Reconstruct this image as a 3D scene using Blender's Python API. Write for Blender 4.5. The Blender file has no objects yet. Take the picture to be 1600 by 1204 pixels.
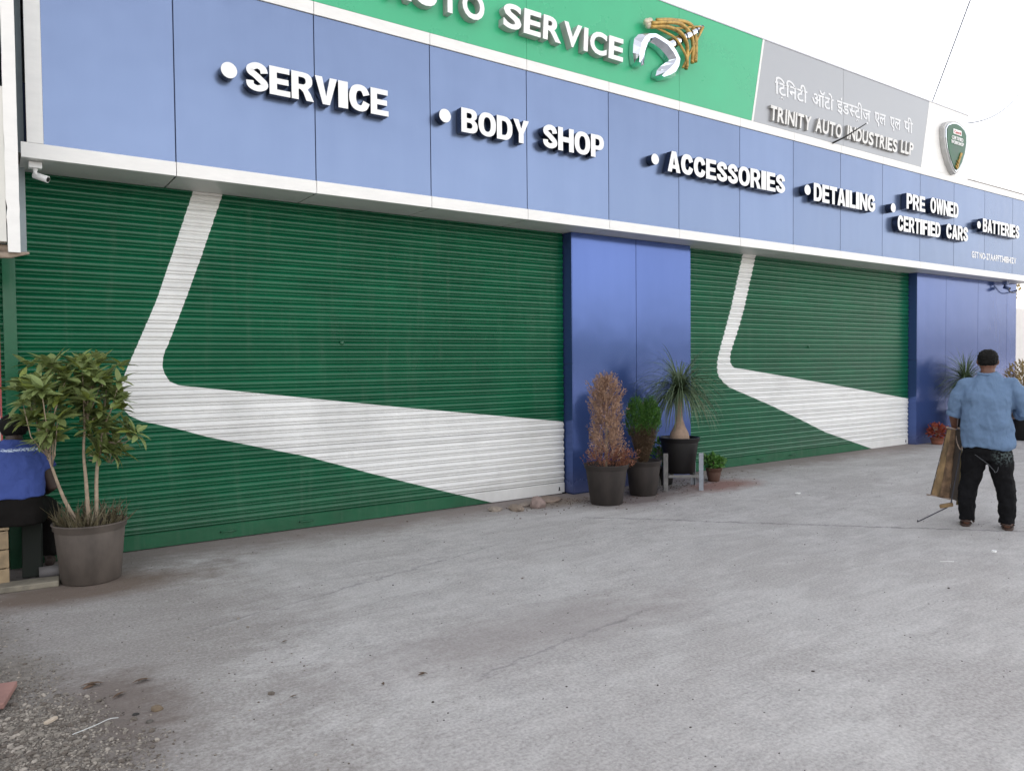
import bpy, bmesh, math, random
from mathutils import Vector, Matrix, noise
R = math.radians
SC = bpy.context.scene
COL = SC.collection
random.seed(7)

# ------------------------------------------------------------------ camera, sky, sun, exposure
CAM_Y, CAM_Z = -6.8909, 1.6351
YAW, PITCH, ROLL, FPX = 0.6063, -0.0293, -0.0094, 1181.16
cam_d = bpy.data.cameras.new('camera')
cam = bpy.data.objects.new('camera', cam_d)
COL.objects.link(cam)
fw = Vector((math.sin(YAW)*math.cos(PITCH), math.cos(YAW)*math.cos(PITCH), math.sin(PITCH)))
rt0 = Vector((math.cos(YAW), -math.sin(YAW), 0)); up0 = rt0.cross(fw)
rt = rt0*math.cos(ROLL)+up0*math.sin(ROLL); up = up0*math.cos(ROLL)-rt0*math.sin(ROLL)
cam.matrix_world = Matrix(((rt.x, up.x, -fw.x, 0), (rt.y, up.y, -fw.y, CAM_Y), (rt.z, up.z, -fw.z, CAM_Z), (0, 0, 0, 1)))
cam_d.sensor_fit = 'HORIZONTAL'; cam_d.sensor_width = 36
cam_d.lens = FPX/1600*36
cam_d.clip_start = 0.05; cam_d.clip_end = 2000
SC.camera = cam

SUN_AZ, SUN_EL = R(-14), R(27)          # azimuth from +y towards +x: low, behind the building, to the left
world = bpy.data.worlds.new("World"); SC.world = world
world.use_nodes = True
wn = world.node_tree.nodes; wl = world.node_tree.links
for n in list(wn): wn.remove(n)
wo = wn.new('ShaderNodeOutputWorld'); bg = wn.new('ShaderNodeBackground')
sky = wn.new('ShaderNodeTexSky'); sky.sky_type = 'NISHITA'; sky.sun_disc = False
sky.sun_elevation = SUN_EL; sky.sun_rotation = SUN_AZ
sky.air_density = 1.0; sky.dust_density = 3.0; sky.ozone_density = 1.0; sky.altitude = 300
hs = wn.new('ShaderNodeHueSaturation'); hs.inputs['Saturation'].default_value = 0.30
wl.new(sky.outputs[0], hs.inputs['Color']); wm = wn.new('ShaderNodeMix'); wm.data_type = 'RGBA'; wm.blend_type = 'MULTIPLY'; wm.inputs[0].default_value = 1
wm.inputs[7].default_value = (1.06, 1.0, .955, 1)      # warm dust haze
wl.new(hs.outputs[0], wm.inputs[6]); wl.new(wm.outputs[2], bg.inputs['Color'])
bg.inputs['Strength'].default_value = 0.15
wl.new(bg.outputs[0], wo.inputs['Surface'])
sun_d = bpy.data.lights.new('sun', 'SUN'); sun_d.energy = 3.2; sun_d.angle = R(0.6); sun_d.color = (1, .93, .82)
sun = bpy.data.objects.new('sun', sun_d); COL.objects.link(sun)
sdir = Vector((math.sin(SUN_AZ)*math.cos(SUN_EL), math.cos(SUN_AZ)*math.cos(SUN_EL), math.sin(SUN_EL)))
sun.rotation_euler = sdir.to_track_quat('Z', 'Y').to_euler(); sun.location = (0, 0, 20)
vs = SC.view_settings; SC.display_settings.display_device = 'sRGB'
vs.view_transform = 'Standard'; vs.look = 'None'; vs.gamma = 1; vs.use_curve_mapping = False
vs.exposure = 1.92

# ------------------------------------------------------------------ helpers
def link(o, parent=None):
    COL.objects.link(o)
    if parent: o.parent = parent
    return o
def tag(o, label=None, cat=None, group=None, kind=None):
    if label: o['label'] = label
    if cat: o['category'] = cat
    if group: o['group'] = group
    if kind: o['kind'] = kind
    return o
def empty(name, loc=(0, 0, 0), rz=0, label=None, cat=None, group=None):
    o = bpy.data.objects.new(name, None); o.empty_display_size = .1
    o.location = loc; o.rotation_euler = (0, 0, rz); link(o)
    return tag(o, label, cat, group)
def obj(name, bm, mats, parent=None, smooth=False, bevel=0, kind=None):
    me = bpy.data.meshes.new(name)
    if isinstance(bm, bmesh.types.BMesh):
        bmesh.ops.recalc_face_normals(bm, faces=bm.faces[:]) if not getattr(bm, 'keep', False) else None
        bm.to_mesh(me); bm.free()
    else:
        me.from_pydata(bm[0], [], bm[1])
        if len(bm) > 2: me.polygons.foreach_set('material_index', bm[2])
        me.update()
    for m in (mats if isinstance(mats, (list, tuple)) else [mats]): me.materials.append(m)
    if smooth: me.polygons.foreach_set('use_smooth', [True]*len(me.polygons))
    o = bpy.data.objects.new(name, me); link(o, parent)
    if bevel:
        b = o.modifiers.new('bevel', 'BEVEL'); b.width = bevel; b.segments = 2; b.limit_method = 'ANGLE'
    if kind: o['kind'] = kind
    return o
def box(bm, x0, x1, y0, y1, z0, z1, M=None):
    v = [bm.verts.new(Vector(c) if M is None else M @ Vector(c)) for c in
         ((x0,y0,z0),(x1,y0,z0),(x1,y1,z0),(x0,y1,z0),(x0,y0,z1),(x1,y0,z1),(x1,y1,z1),(x0,y1,z1))]
    for f in ((3,2,1,0),(4,5,6,7),(0,1,5,4),(1,2,6,5),(2,3,7,6),(3,0,4,7)): bm.faces.new([v[i] for i in f])
    return bm
def boxo(name, mat, parent, *a, bevel=0, **k): return obj(name, box(bmesh.new(), *a), mat, parent, bevel=bevel, **k)
def lathe(bm, prof, n=32, c=(0,0,0), cap=True):
    rings = []
    for r, z in prof:
        rings.append([bm.verts.new((c[0]+r*math.cos(2*math.pi*i/n), c[1]+r*math.sin(2*math.pi*i/n), c[2]+z)) for i in range(n)])
    for a, b in zip(rings, rings[1:]):
        for i in range(n): bm.faces.new((a[i], a[(i+1)%n], b[(i+1)%n], b[i]))
    if cap:
        bm.faces.new(rings[0][::-1]); bm.faces.new(rings[-1])
    return bm
def tube(bm, pts, rads, n=8, cap=True, flat=1.0):
    pts = [Vector(p) for p in pts]
    if not isinstance(rads, (list, tuple)): rads = [rads]*len(pts)
    rings = []; prev = None
    for i, p in enumerate(pts):
        t = (pts[min(i+1, len(pts)-1)]-pts[max(i-1, 0)]).normalized()
        if prev is None:
            a = t.cross(Vector((0, 0, 1)) if abs(t.z) < .9 else Vector((0, 1, 0))).normalized()
        else: a = (prev-t*prev.dot(t)).normalized()
        prev = a; b = t.cross(a)
        rings.append([bm.verts.new(p+(a*math.cos(2*math.pi*k/n)+b*flat*math.sin(2*math.pi*k/n))*rads[i]) for k in range(n)])
    for u, v in zip(rings, rings[1:]):
        for k in range(n): bm.faces.new((u[k], u[(k+1)%n], v[(k+1)%n], v[k]))
    if cap: bm.faces.new(rings[0][::-1]); bm.faces.new(rings[-1])
    return bm
def ell_loft(bm, rings, n=20):
    """rings: (centre, half width x, half depth y[, power]) in horizontal slices, or with an axis pair"""
    rr = []
    for r in rings:
        c = Vector(r[0]); ax, ay = r[1], r[2]
        u, w = (Vector((1,0,0)), Vector((0,1,0))) if len(r) < 4 else (Vector(r[3]).normalized(), Vector(r[4]).normalized())
        L = []
        for k in range(n):
            t = 2*math.pi*k/n; ct, st = math.cos(t), math.sin(t)
            e = .82
            L.append(bm.verts.new(c+u*ax*math.copysign(abs(ct)**e, ct)+w*ay*math.copysign(abs(st)**e, st)))
        rr.append(L)
    for a, b in zip(rr, rr[1:]):
        for k in range(n): bm.faces.new((a[k], a[(k+1)%n], b[(k+1)%n], b[k]))
    bm.faces.new(rr[0][::-1]); bm.faces.new(rr[-1])
    return bm
def bake(o, dele=False):
    dg = bpy.context.evaluated_depsgraph_get()
    me = bpy.data.meshes.new_from_object(o.evaluated_get(dg))
    return me
def remeshed(name, bm, mat, parent, vox=.012, smooth=6, wrinkle=0, wscale=.12):
    o = obj(name, bm, mat, parent)
    r = o.modifiers.new('r', 'REMESH'); r.mode = 'VOXEL'; r.voxel_size = vox
    s = o.modifiers.new('s', 'SMOOTH'); s.iterations = smooth; s.factor = .6
    if wrinkle:
        t = bpy.data.textures.new('folds', 'CLOUDS'); t.noise_scale = wscale; t.noise_depth = 2
        d = o.modifiers.new('d', 'DISPLACE'); d.texture = t; d.strength = wrinkle; d.texture_coords = 'LOCAL'; d.mid_level = .5
    me = bake(o); old = o.data; o.modifiers.clear(); o.data = me; bpy.data.meshes.remove(old)
    me.polygons.foreach_set('use_smooth', [True]*len(me.polygons)); me.name = name
    return o

# ------------------------------------------------------------------ materials
MC = {}
def srgb(r, g, b):
    f = lambda c: c/12.92 if c <= .04045 else ((c+.055)/1.055)**2.4
    return (f(r), f(g), f(b), 1)
class NT:
    def __init__(s, name):
        s.m = bpy.data.materials.new(name); s.m.use_nodes = True
        s.t = s.m.node_tree; s.p = s.t.nodes['Principled BSDF']; s.tc = None
    def n(s, typ, **k):
        x = s.t.nodes.new(typ)
        for a, b in k.items():
            if a.startswith('i_'):
                key = a[2:]; key = int(key) if key.isdigit() else key.replace('_', ' ')
                x.inputs[key].default_value = b
            else: setattr(x, a, b)
        return x
    def l(s, a, b): s.t.links.new(a, b)
    def co(s, kind='Object', scale=(1,1,1), rot=(0,0,0)):
        if s.tc is None: s.tc = s.n('ShaderNodeTexCoord')
        mp = s.n('ShaderNodeMapping'); mp.inputs['Scale'].default_value = scale; mp.inputs['Rotation'].default_value = rot
        s.l(s.tc.outputs[kind], mp.inputs[0]); return mp.outputs[0]
    def world(s, scale=(1,1,1), rot=(0,0,0)):
        g = s.n('ShaderNodeNewGeometry'); mp = s.n('ShaderNodeMapping'); mp.inputs['Scale'].default_value = scale
        mp.inputs['Rotation'].default_value = rot
        s.l(g.outputs['Position'], mp.inputs[0]); return mp.outputs[0]
    def noise(s, vec, scale, detail=6, rough=.6, dist=0):
        x = s.n('ShaderNodeTexNoise', i_Scale=scale, i_Detail=detail, i_Roughness=rough, i_Distortion=dist)
        s.l(vec, x.inputs['Vector']); return x.outputs['Fac']
    def ramp(s, fac, stops, interp='LINEAR'):
        x = s.n('ShaderNodeValToRGB'); x.color_ramp.interpolation = interp
        e = x.color_ramp.elements
        while len(e) < len(stops): e.new(.5)
        for q, (p, c) in zip(e, stops):
            q.position = p; q.color = c if isinstance(c, tuple) else (c, c, c, 1)
        s.l(fac, x.inputs[0]); return x.outputs[0]
    def mix(s, f, a, b, typ='MIX'):
        x = s.n('ShaderNodeMix', data_type='RGBA', blend_type=typ)
        for v, i in ((f, 0), (a, 6), (b, 7)):
            if isinstance(v, (int, float, tuple)): x.inputs[i].default_value = v
            else: s.l(v, x.inputs[i])
        return x.outputs[2]
    def math(s, op, a, b=0., clamp=False):
        x = s.n('ShaderNodeMath', operation=op, use_clamp=clamp)
        for i, v in enumerate((a, b)):
            if isinstance(v, (int, float)): x.inputs[i].default_value = v
            else: s.l(v, x.inputs[i])
        return x.outputs[0]
    def bump(s, h, strength, dist):
        x = s.n('ShaderNodeBump', i_Strength=strength, i_Distance=dist); s.l(h, x.inputs['Height']); s.l(x.outputs[0], s.p.inputs['Normal'])
    def set(s, **k):
        for a, b in k.items():
            i = s.p.inputs[a.replace('_', ' ')]
            if isinstance(b, (int, float, tuple)): i.default_value = b
            else: s.l(b, i)
        return s.m
def plain(name, col, rough=.6, metal=0, var=.12, scale=6, bump=0, bscale=60, coat=0, sub=0, oscale=(1,1,1), spec=.5):
    if name in MC: return MC[name]
    t = NT(name); v = t.co(scale=oscale)
    f = t.noise(v, scale, 7)
    c0 = tuple(x*(1-var) for x in col[:3])+(1,); c1 = tuple(min(1, x*(1+var)) for x in col[:3])+(1,)
    c = t.ramp(f, [(.3, c0), (.7, c1)])
    r = t.ramp(f, [(.3, max(0, rough-.06)), (.7, min(1, rough+.06))])
    t.set(Base_Color=c, Roughness=r, Metallic=metal, Coat_Weight=coat)
    t.p.inputs['Specular IOR Level'].default_value = spec
    if bump: t.bump(t.noise(v, bscale, 4), .5, bump)
    MC[name] = t.m; return t.m

def acp_blue(name, base, metal, rough, dust=True, wav=.45):
    t = NT(name); w = t.world()
    big = t.noise(w, .7, 4); oc = t.noise(t.world(scale=(1.3,1,.25)), 2.2, 6)
    oi = t.n('ShaderNodeObjectInfo')
    rv = t.math('MULTIPLY', oi.outputs['Random'], .28); 
    c = t.mix(t.ramp(oc, [(.35, 0.), (.75, .35)]), base, tuple(min(1, x*1.25+.02) for x in base[:3])+(1,))
    c = t.mix(rv, c, tuple(x*.7 for x in base[:3])+(1,))
    if dust:
        sep = t.n('ShaderNodeSeparateXYZ'); t.l(w, sep.inputs[0])
        low = t.ramp(t.math('ADD', t.math('MULTIPLY', sep.outputs[2], 1.4), t.math('MULTIPLY', t.noise(t.world(scale=(2,2,.6)), 2, 8, .75), .5)), [(.15, 1.), (.75, 0.)])
        c = t.mix(t.math('MULTIPLY', low, .45), c, srgb(.40, .36, .38))
        sc = t.ramp(t.noise(t.world(scale=(1,1,.5)), 28, 3), [(.70, 0.), (.74, 1.)])
        sc = t.math('MULTIPLY', sc, low)
        c = t.mix(t.math('MULTIPLY', sc, .8), c, (.5, .5, .55, 1))
        r = t.math('ADD', t.math('MULTIPLY', low, .3), rough)
    else: r = t.math('ADD', t.math('MULTIPLY', oc, .08), rough-.03)
    t.set(Base_Color=c, Metallic=metal, Roughness=r)
    t.bump(t.noise(t.world(scale=(1,1,.8)), 1.6, 2), wav, .025)
    return t.m
M_fascia = acp_blue('blue_composite_panel', (.142, .192, .315, 1), .60, .24, False)
M_pillar = acp_blue('blue_pillar_panel', (.060, .105, .30, 1), .52, .15, True, .18)
M_joint = plain('dark_joint_sealant', (.02, .035, .10, 1), .7)
M_white = plain('white_composite_panel', (.80, .79, .76, 1), .35, var=.05, scale=4, oscale=(1,1,3))
M_soffit = plain('soffit_panel', (.60, .60, .58, 1), .4, var=.05, scale=2)
M_soffj = plain('soffit_joint', (.06, .055, .05, 1), .7)
M_green = plain('green_sign_sheet', (.04, .42, .20, 1), .3, var=.05, scale=1.5)
M_grey = plain('silver_grey_sign_sheet', (.35, .36, .375, 1), .35, metal=.25, var=.03, scale=1.5)
M_letterface = plain('white_letter_face', (.86, .86, .85, 1), .35, var=.02)
M_letterside = plain('dark_letter_return', (.035, .05, .09, 1), .12, metal=.7, var=.05)
M_silverside = plain('silver_letter_return', (.46, .46, .45, 1), .4, metal=.1)
M_greyside = plain('grey_letter_return', (.36, .355, .34, 1), .5, metal=.1)
M_chrome = plain('chrome', (.72, .75, .80, 1), .10, metal=1, var=.03)
M_gold = plain('gold_strand', (.42, .27, .07, 1), .3, metal=.4, var=.5, scale=12)
M_black = plain('black_plastic', (.015, .014, .014, 1), .45, spec=.4)
M_concrete = plain('raw_concrete', (.30, .28, .26, 1), .9, var=.25, scale=8, bump=.01)
M_plaster = plain('grey_plaster', (.36, .38, .40, 1), .9, var=.15, scale=3, bump=.004)

def shutter_mat(name, col, col2):
    t = NT(name); w = t.world(scale=(.35,1,1)); f = t.noise(w, 5, 8)
    oi = t.n('ShaderNodeObjectInfo')
    c = t.mix(t.ramp(f, [(.35, 0.), (.7, 1.)]), col, col2)
    c = t.mix(t.ramp(t.noise(t.world(scale=(1,1,.8)), 1.1, 7, .7), [(.48, 0.), (.70, .45)]), c, tuple(x*.62 for x in col[:3])+(1,))
    c = t.mix(t.math('MULTIPLY', oi.outputs['Random'], .32), c, tuple(x*.7 for x in col[:3])+(1,))
    sep = t.n('ShaderNodeSeparateXYZ'); t.l(t.world(), sep.inputs[0])
    low = t.ramp(t.math('ADD', t.math('MULTIPLY', sep.outputs[2], .9), t.math('MULTIPLY', t.noise(t.world(scale=(2,2,1)), 4, 8), .6)), [(.2, 1.), (.8, 0.)])
    dr = t.math('MULTIPLY', t.ramp(t.noise(t.world(scale=(4,1,.35)), 3, 8, .7), [(.52, 0.), (.72, 1.)]), .07)
    c = t.mix(dr, c, (.30, .29, .26, 1))
    c = t.mix(t.math('MULTIPLY', low, .12), c, (.22, .19, .17, 1))
    t.set(Base_Color=c, Roughness=t.ramp(f, [(.3, .40), (.7, .5)]), Coat_Weight=.6, Coat_Roughness=.20)
    t.p.inputs['Specular IOR Level'].default_value = .12
    return t.m
M_sg = shutter_mat('green_shutter_paint', (.001, .088, .036, 1), (.003, .118, .050, 1))
M_sw = shutter_mat('white_shutter_paint', (.74, .74, .72, 1), (.80, .80, .78, 1))

# ------------------------------------------------------------------ ground
def sst(a, b, x):
    t = max(0, min(1, (x-a)/(b-a))); return t*t*(3-2*t)
def gz(x, y):
    z = .055*sst(5.8, 9, x)*sst(-3.2, -.3, y)
    z += .012*(noise.noise(Vector((x*.5, y*.5, 0))))*sst(.6, 0, y)
    g = gravel_mask(x, y)
    z += g*(.02*noise.noise(Vector((x*3, y*3, 5)))-.01)
    return z
def edge_x(y):
    # the edge of the gravel in front of the left corner
    pts = [(.2, -.3), (-.86, .02), (-1.6, .12), (-2.42, .30), (-3.1, .44), (-3.73, .52), (-6, .9), (-40, 1.5)]
    for (ya, xa), (yb, xb) in zip(pts, pts[1:]):
        if yb <= y <= ya: return xa+(xb-xa)*(ya-y)/(ya-yb)
    return -.4 if y > 0 else 1.5
def gravel_mask(x, y):
    d = edge_x(y)-x+.16*noise.noise(Vector((x*2.2, y*2.2, 1)))+.06*noise.noise(Vector((x*9, y*9, 1)))
    return sst(-.14, .26, d)
def make_ground():
    def axis(lo, hi, a, b, fine):
        v = [a]
        while v[-1] < b: v.append(v[-1]+fine)
        s = fine
        w = v[-1]
        while w < hi: s *= 1.35; w += s; v.append(min(w, hi))
        s = fine; w = a; L = []
        while w > lo: s *= 1.35; w -= s; L.append(max(w, lo))
        return L[::-1]+v
    xs = axis(-250, 400, -1.5, 12, .07); ys = axis(-300, 300, -5.2, 1, .07)
    V = [(x, y, gz(x, y) if -6 < x < 60 and -8 < y < 3 else 0) for y in ys for x in xs]
    nx = len(xs); F = [(j*nx+i, j*nx+i+1, (j+1)*nx+i+1, (j+1)*nx+i) for j in range(len(ys)-1) for i in range(nx-1)]
    t = NT('yard_concrete'); w = t.world()
    sep = t.n('ShaderNodeSeparateXYZ'); t.l(w, sep.inputs[0]); X, Y = sep.outputs[0], sep.outputs[1]
    streak = t.noise(t.world(scale=(.5, 1.9, 1), rot=(0, 0, .45)), 5, 10, .72)
    streak2 = t.noise(t.world(scale=(2.4, .5, 1), rot=(0, 0, .2)), 3.0, 9, .7, .6)
    fine = t.noise(w, 55, 4, .7); mid = t.noise(w, 7, 9, .7); blot = t.noise(w, .8, 5, .6)
    vfine = t.noise(w, 260, 3, .7)
    c = t.ramp(streak, [(.32, srgb(.575,.56,.55)), (.5, srgb(.70,.688,.678)), (.68, srgb(.79,.778,.765))])
    c = t.mix(t.ramp(streak2, [(.42, 0.), (.68, .55)]), c, srgb(.57,.565,.565))
    c = t.mix(t.ramp(mid, [(.52, 0.), (.75, .45)]), c, srgb(.75,.75,.74))
    c = t.mix(t.ramp(blot, [(.40, .6), (.56, 0.)]), c, srgb(.58,.56,.545))
    pat = t.noise(t.world(scale=(.6, 1.5, 1), rot=(0, 0, .35)), 1.7, 8, .72, .8)
    c = t.mix(t.ramp(pat, [(.50, 0.), (.62, .55)]), c, srgb(.80,.795,.785))
    c = t.mix(t.ramp(pat, [(.36, .5), (.46, 0.)]), c, srgb(.53,.51,.50))
    c = t.mix(.5, c, t.ramp(fine, [(.30, srgb(.50,.485,.475)), (.5, srgb(.69,.68,.675)), (.72, srgb(.84,.83,.82))]))
    c = t.mix(t.ramp(vfine, [(.30, .35), (.45, 0.)]), c, srgb(.42,.41,.41))
    # dark pock marks and fine cracks
    pk = t.n('ShaderNodeTexVoronoi', i_Scale=9.0, i_Randomness=1.0); t.l(w, pk.inputs['Vector'])
    pits = t.ramp(pk.outputs['Distance'], [(.035, .75), (.07, 0.)])
    c = t.mix(t.math('MULTIPLY', pits, t.ramp(mid, [(.5, 0.), (.6, 1.)])), c, srgb(.30,.29,.29))
    # earth brown grime: towards the left corner, along the foot of the building and by the plant pots
    n2 = t.noise(w, 1.7, 9, .68); n3 = t.noise(t.world(scale=(1,2,1)), 6, 8, .7)
    nn = t.math('ADD', t.math('MULTIPLY', n2, 1.0), t.math('MULTIPLY', n3, .7))
    dwall = t.math('ADD', Y, t.math('MULTIPLY', nn, .9))                        # large near the wall
    wallm = t.ramp(dwall, [(.42, 0.), (1.25, .75)])
    c = t.mix(wallm, c, srgb(.47,.42,.395))
    dl = t.math('SUBTRACT', t.math('MULTIPLY', nn, 2.6), t.math('ADD', X, t.math('MULTIPLY', t.math('ABSOLUTE', t.math('ADD', Y, 1.5)), .18)))
    c = t.mix(t.math('MULTIPLY', t.ramp(dl, [(.15, 0.), (1.9, .6)]), t.ramp(fine, [(.3, 1.), (.75, .45)])), c, srgb(.455,.43,.405))
    def spot(cx, cy, rx, ry, col, amt, wob=.8, inner=.35):
        dx = t.math('DIVIDE', t.math('SUBTRACT', X, cx), rx); dy = t.math('DIVIDE', t.math('SUBTRACT', Y, cy), ry)
        d = t.math('SQRT', t.math('ADD', t.math('MULTIPLY', dx, dx), t.math('MULTIPLY', dy, dy)))
        d = t.math('ADD', d, t.math('MULTIPLY', t.math('SUBTRACT', nn, .85), -wob))
        return t.mix(t.ramp(d, [(inner, amt), (1.0, 0.)]), c, col)
    c = spot(7.75, -.45, .85, .42, srgb(.50,.33,.28), .8)
    c = spot(6.4, -.35, 1.3, .5, srgb(.36,.30,.28), .75)
    c = spot(5.5, .1, .7, .35, srgb(.50,.44,.38), .7)
    c = spot(.5, -.55, 1.2, .45, srgb(.40,.34,.29), .85)
    c = spot(.45, -2.9, .42, .75, srgb(.39,.34,.31), .75, 1.6)
    c = spot(2.8, -3.2, 1.7, .5, srgb(.54,.51,.50), .5, 1.2)
    # a long hairline joint crossing the yard
    def line(x0, y0, x1, y1, wid, amt):
        L = math.hypot(x1-x0, y1-y0); ux, uy = (x1-x0)/L, (y1-y0)/L
        a = t.math('ADD', t.math('MULTIPLY', t.math('SUBTRACT', X, x0), ux), t.math('MULTIPLY', t.math('SUBTRACT', Y, y0), uy))
        p = t.math('SUBTRACT', t.math('MULTIPLY', t.math('SUBTRACT', X, x0), -uy), t.math('MULTIPLY', t.math('SUBTRACT', Y, y0), -ux))
        p = t.math('ADD', p, t.math('MULTIPLY', t.math('SUBTRACT', n3, .5), .22))
        m = t.ramp(t.math('ABSOLUTE', p), [(0., amt), (wid, 0.)])
        m = t.math('MULTIPLY', m, t.math('MULTIPLY', t.ramp(t.math('DIVIDE', a, L), [(0., 0.), (.04, 1.), (.96, 1.), (1., 0.)]), t.ramp(mid, [(.35, .35), (.55, 1.)])))
        return t.mix(m, c, srgb(.40,.39,.40))
    c = line(5.1, -.75, 8.6, -4.4, .035, .8)
    c = line(.9, -2.0, 3.8, -1.2, .02, .55)
    c = line(2.0, -3.6, 3.6, -3.3, .02, .5)
    sa = t.n('ShaderNodeAttribute', attribute_name='soil')
    sf = t.noise(w, 24, 8, .7); sm = t.math('ADD', sa.outputs['Fac'], t.math('MULTIPLY', t.math('SUBTRACT', t.noise(w, 14, 8, .75), .5), 1.3))
    sm = t.ramp(sm, [(.12, 0.), (.95, .9)])
    soil = t.ramp(sf, [(.30, srgb(.34,.31,.285)), (.5, srgb(.49,.465,.435)), (.75, srgb(.64,.615,.58))])
    c = t.mix(sm, c, soil)
    rough = t.ramp(mid, [(.3, .80), (.7, .95)])
    h = t.math('ADD', t.math('MULTIPLY', fine, .5), t.math('ADD', t.math('MULTIPLY', streak, 1.0), t.math('MULTIPLY', vfine, .18)))
    h = t.math('SUBTRACT', h, t.math('MULTIPLY', pits, .3)); h = t.math('ADD', h, t.math('MULTIPLY', t.math('MULTIPLY', sf, sm), 2.2))
    t.set(Base_Color=c, Roughness=rough); t.bump(h, .9, .014)
    g = obj('ground', (V, F), [t.m], smooth=True); g['kind'] = 'structure'
    at = g.data.attributes.new('soil', 'FLOAT', 'POINT')
    at.data.foreach_set('value', [gravel_mask(x, y) if (x < 3 and y < .6) else 0. for x, y, z in V])
    return g
make_ground()

def rock_bm(bm, c, s, rnd, flat=.6, sub=1, ang=None):
    b2 = bmesh.new(); bmesh.ops.create_icosphere(b2, subdivisions=sub, radius=1)
    a = rnd.random()*6.28 if ang is None else ang; o = Vector((rnd.random()*50, rnd.random()*50, 0))
    M = Matrix.Rotation(a, 3, 'Z'); sx, sy, sz = s*rnd.uniform(.8, 1.3), s*rnd.uniform(.6, 1.), s*flat*rnd.uniform(.7, 1.1)
    m = {}
    for v in b2.verts:
        p = v.co*(1+.35*noise.noise(v.co*1.3+o))
        m[v.index] = bm.verts.new(Vector(c)+M @ Vector((p.x*sx, p.y*sy, p.z*sz)))
    for f in b2.faces: bm.faces.new([m[v.index] for v in f.verts])
    b2.free()
def gravel():
    rnd = random.Random(3); V = []; F = []
    ico = bmesh.new(); bmesh.ops.create_icosphere(ico, subdivisions=1, radius=1)
    iv = [v.co.copy() for v in ico.verts]; fi = [[v.index for v in f.verts] for f in ico.faces]; ico.free()
    mi = []
    n = 0
    while n < 34000:
        y = rnd.uniform(-5.0, -.5); x = rnd.uniform(-1.2, 1.4)
        if x < -.15-.0*(y): 
            if rnd.random() < .6: continue
        m = gravel_mask(x, y)
        dens = .20+.8*sst(-1.7, -2.9, y)**1.3
        if rnd.random() > m*dens+.004: continue
        n += 1
        s = rnd.uniform(.0030, .0068)*(1+1.4*(rnd.random() < .05))*(.8+.3*sst(-1.5, -3, y))
        a = rnd.random()*6.28; ca, sa = math.cos(a), math.sin(a); sx, sy, sz = s*rnd.uniform(.9, 1.5), s*rnd.uniform(.7, 1), s*rnd.uniform(.4, .8)
        z = gz(x, y)+sz*.35; b = len(V)
        for p in iv:
            k = rnd.uniform(.75, 1.2); px, py, pz = p.x*sx*k, p.y*sy*k, p.z*sz*k
            V.append((x+ca*px-sa*py, y+sa*px+ca*py, z+pz))
        k = rnd.choice((0, 0, 0, 1, 1, 2))
        for f in fi: F.append([b+i for i in f]); mi.append(k)
    mats = [plain('grey_gravel', srgb(.50,.475,.44), .9, var=.25, scale=14), plain('dark_gravel', srgb(.38,.35,.32), .9, var=.3, scale=14), plain('pale_gravel', srgb(.61,.58,.54), .9, var=.2, scale=14)]
    o = obj('gravel', (V, F, mi), mats)
    tag(o, 'loose grey gravel scattered over soil at the bottom left corner', 'gravel', kind='stuff')
gravel()

# ------------------------------------------------------------------ workshop building
P0, PW = 0.1298, 1.22                       # first panel seam, panel pitch
ZB0, ZB1, ZT0, ZT1, ZS = 3.2395, 3.3539, 4.8903, 5.0059, 6.195
RS, RP = .495, .3438
XE = 18.30
bld = empty('workshop_building', (0, 0, 0), 0, 'long single storey car workshop clad in blue panels with white trim bands', 'building')
boxo('wall', M_plaster, bld, .14, XE-.01, 1.6, 14, 0, 4.9)
boxo('roof', M_concrete, bld, .14, XE-.01, .12, 14.2, 4.95, 5.1)
boxo('fascia_backing', M_joint, bld, .30, XE-.02, .012, .10, ZB0+.004, ZT1-.01)
seams = [.262]+[P0+PW*i for i in range(1, 15)]+[XE]
g = .005
for a, b in zip(seams, seams[1:]):
    x0 = a+g if a > .3 else .40
    boxo('fascia_panel', M_fascia, bld, x0, b-g, 0, .03, ZB1+.003, ZT0-.003)
    boxo('lower_trim_panel', M_white, bld, (a+g*.6 if a > .3 else .25), b-g*.6, -.014, .028, ZB0, ZB1)
    boxo('upper_trim_panel', M_white, bld, (a+g*.6 if a > .3 else .40), b-g*.6, -.014, .028, ZT0, ZT1)
    boxo('soffit_panel', M_soffit, bld, (a+.007 if a > .3 else .25), b-.007, .030, .62, ZB0+.0005, ZB0+.02)
boxo('soffit_backing', M_soffj, bld, .14, XE-.02, .031, .64, ZB0+.022, ZB0+.04)
boxo('end_trim', M_white, bld, .29, .398, -.012, .03, ZB1+.003, 6.3)
# the piers between the shutters, clad in tall blue panels
def pier(xs, left_ret, right_ret):
    boxo('pier_core', M_joint, bld, xs[0]+.012, xs[-1]-.012, RP+.012, .8, 0, ZB0-.002)
    for a, b in zip(xs, xs[1:]):
        boxo('pier_panel', M_pillar, bld, a+.004, b-.004, RP, RP+.012, .02, ZB0-.003)
    for z0, z1 in ((.02, 1.62), (1.626, ZB0-.003)):
        boxo('pier_return_panel', M_pillar, bld, xs[0]-.008, xs[0]+.002, RP+.001, .62, z0, z1)
    if right_ret: boxo('pier_return_panel', M_pillar, bld, xs[-1]-.002, xs[-1]+.008, RP+.001, .62, .02, ZB0-.003)
pier([5.93, 7.01, 8.04], 1, 1)
pier([14.147, 15.223, 16.535, 17.837, 18.28], 1, 1)
boxo('lintel', M_joint, bld, .2, 14.2, .62, .9, 3.1, 4.0)

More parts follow.
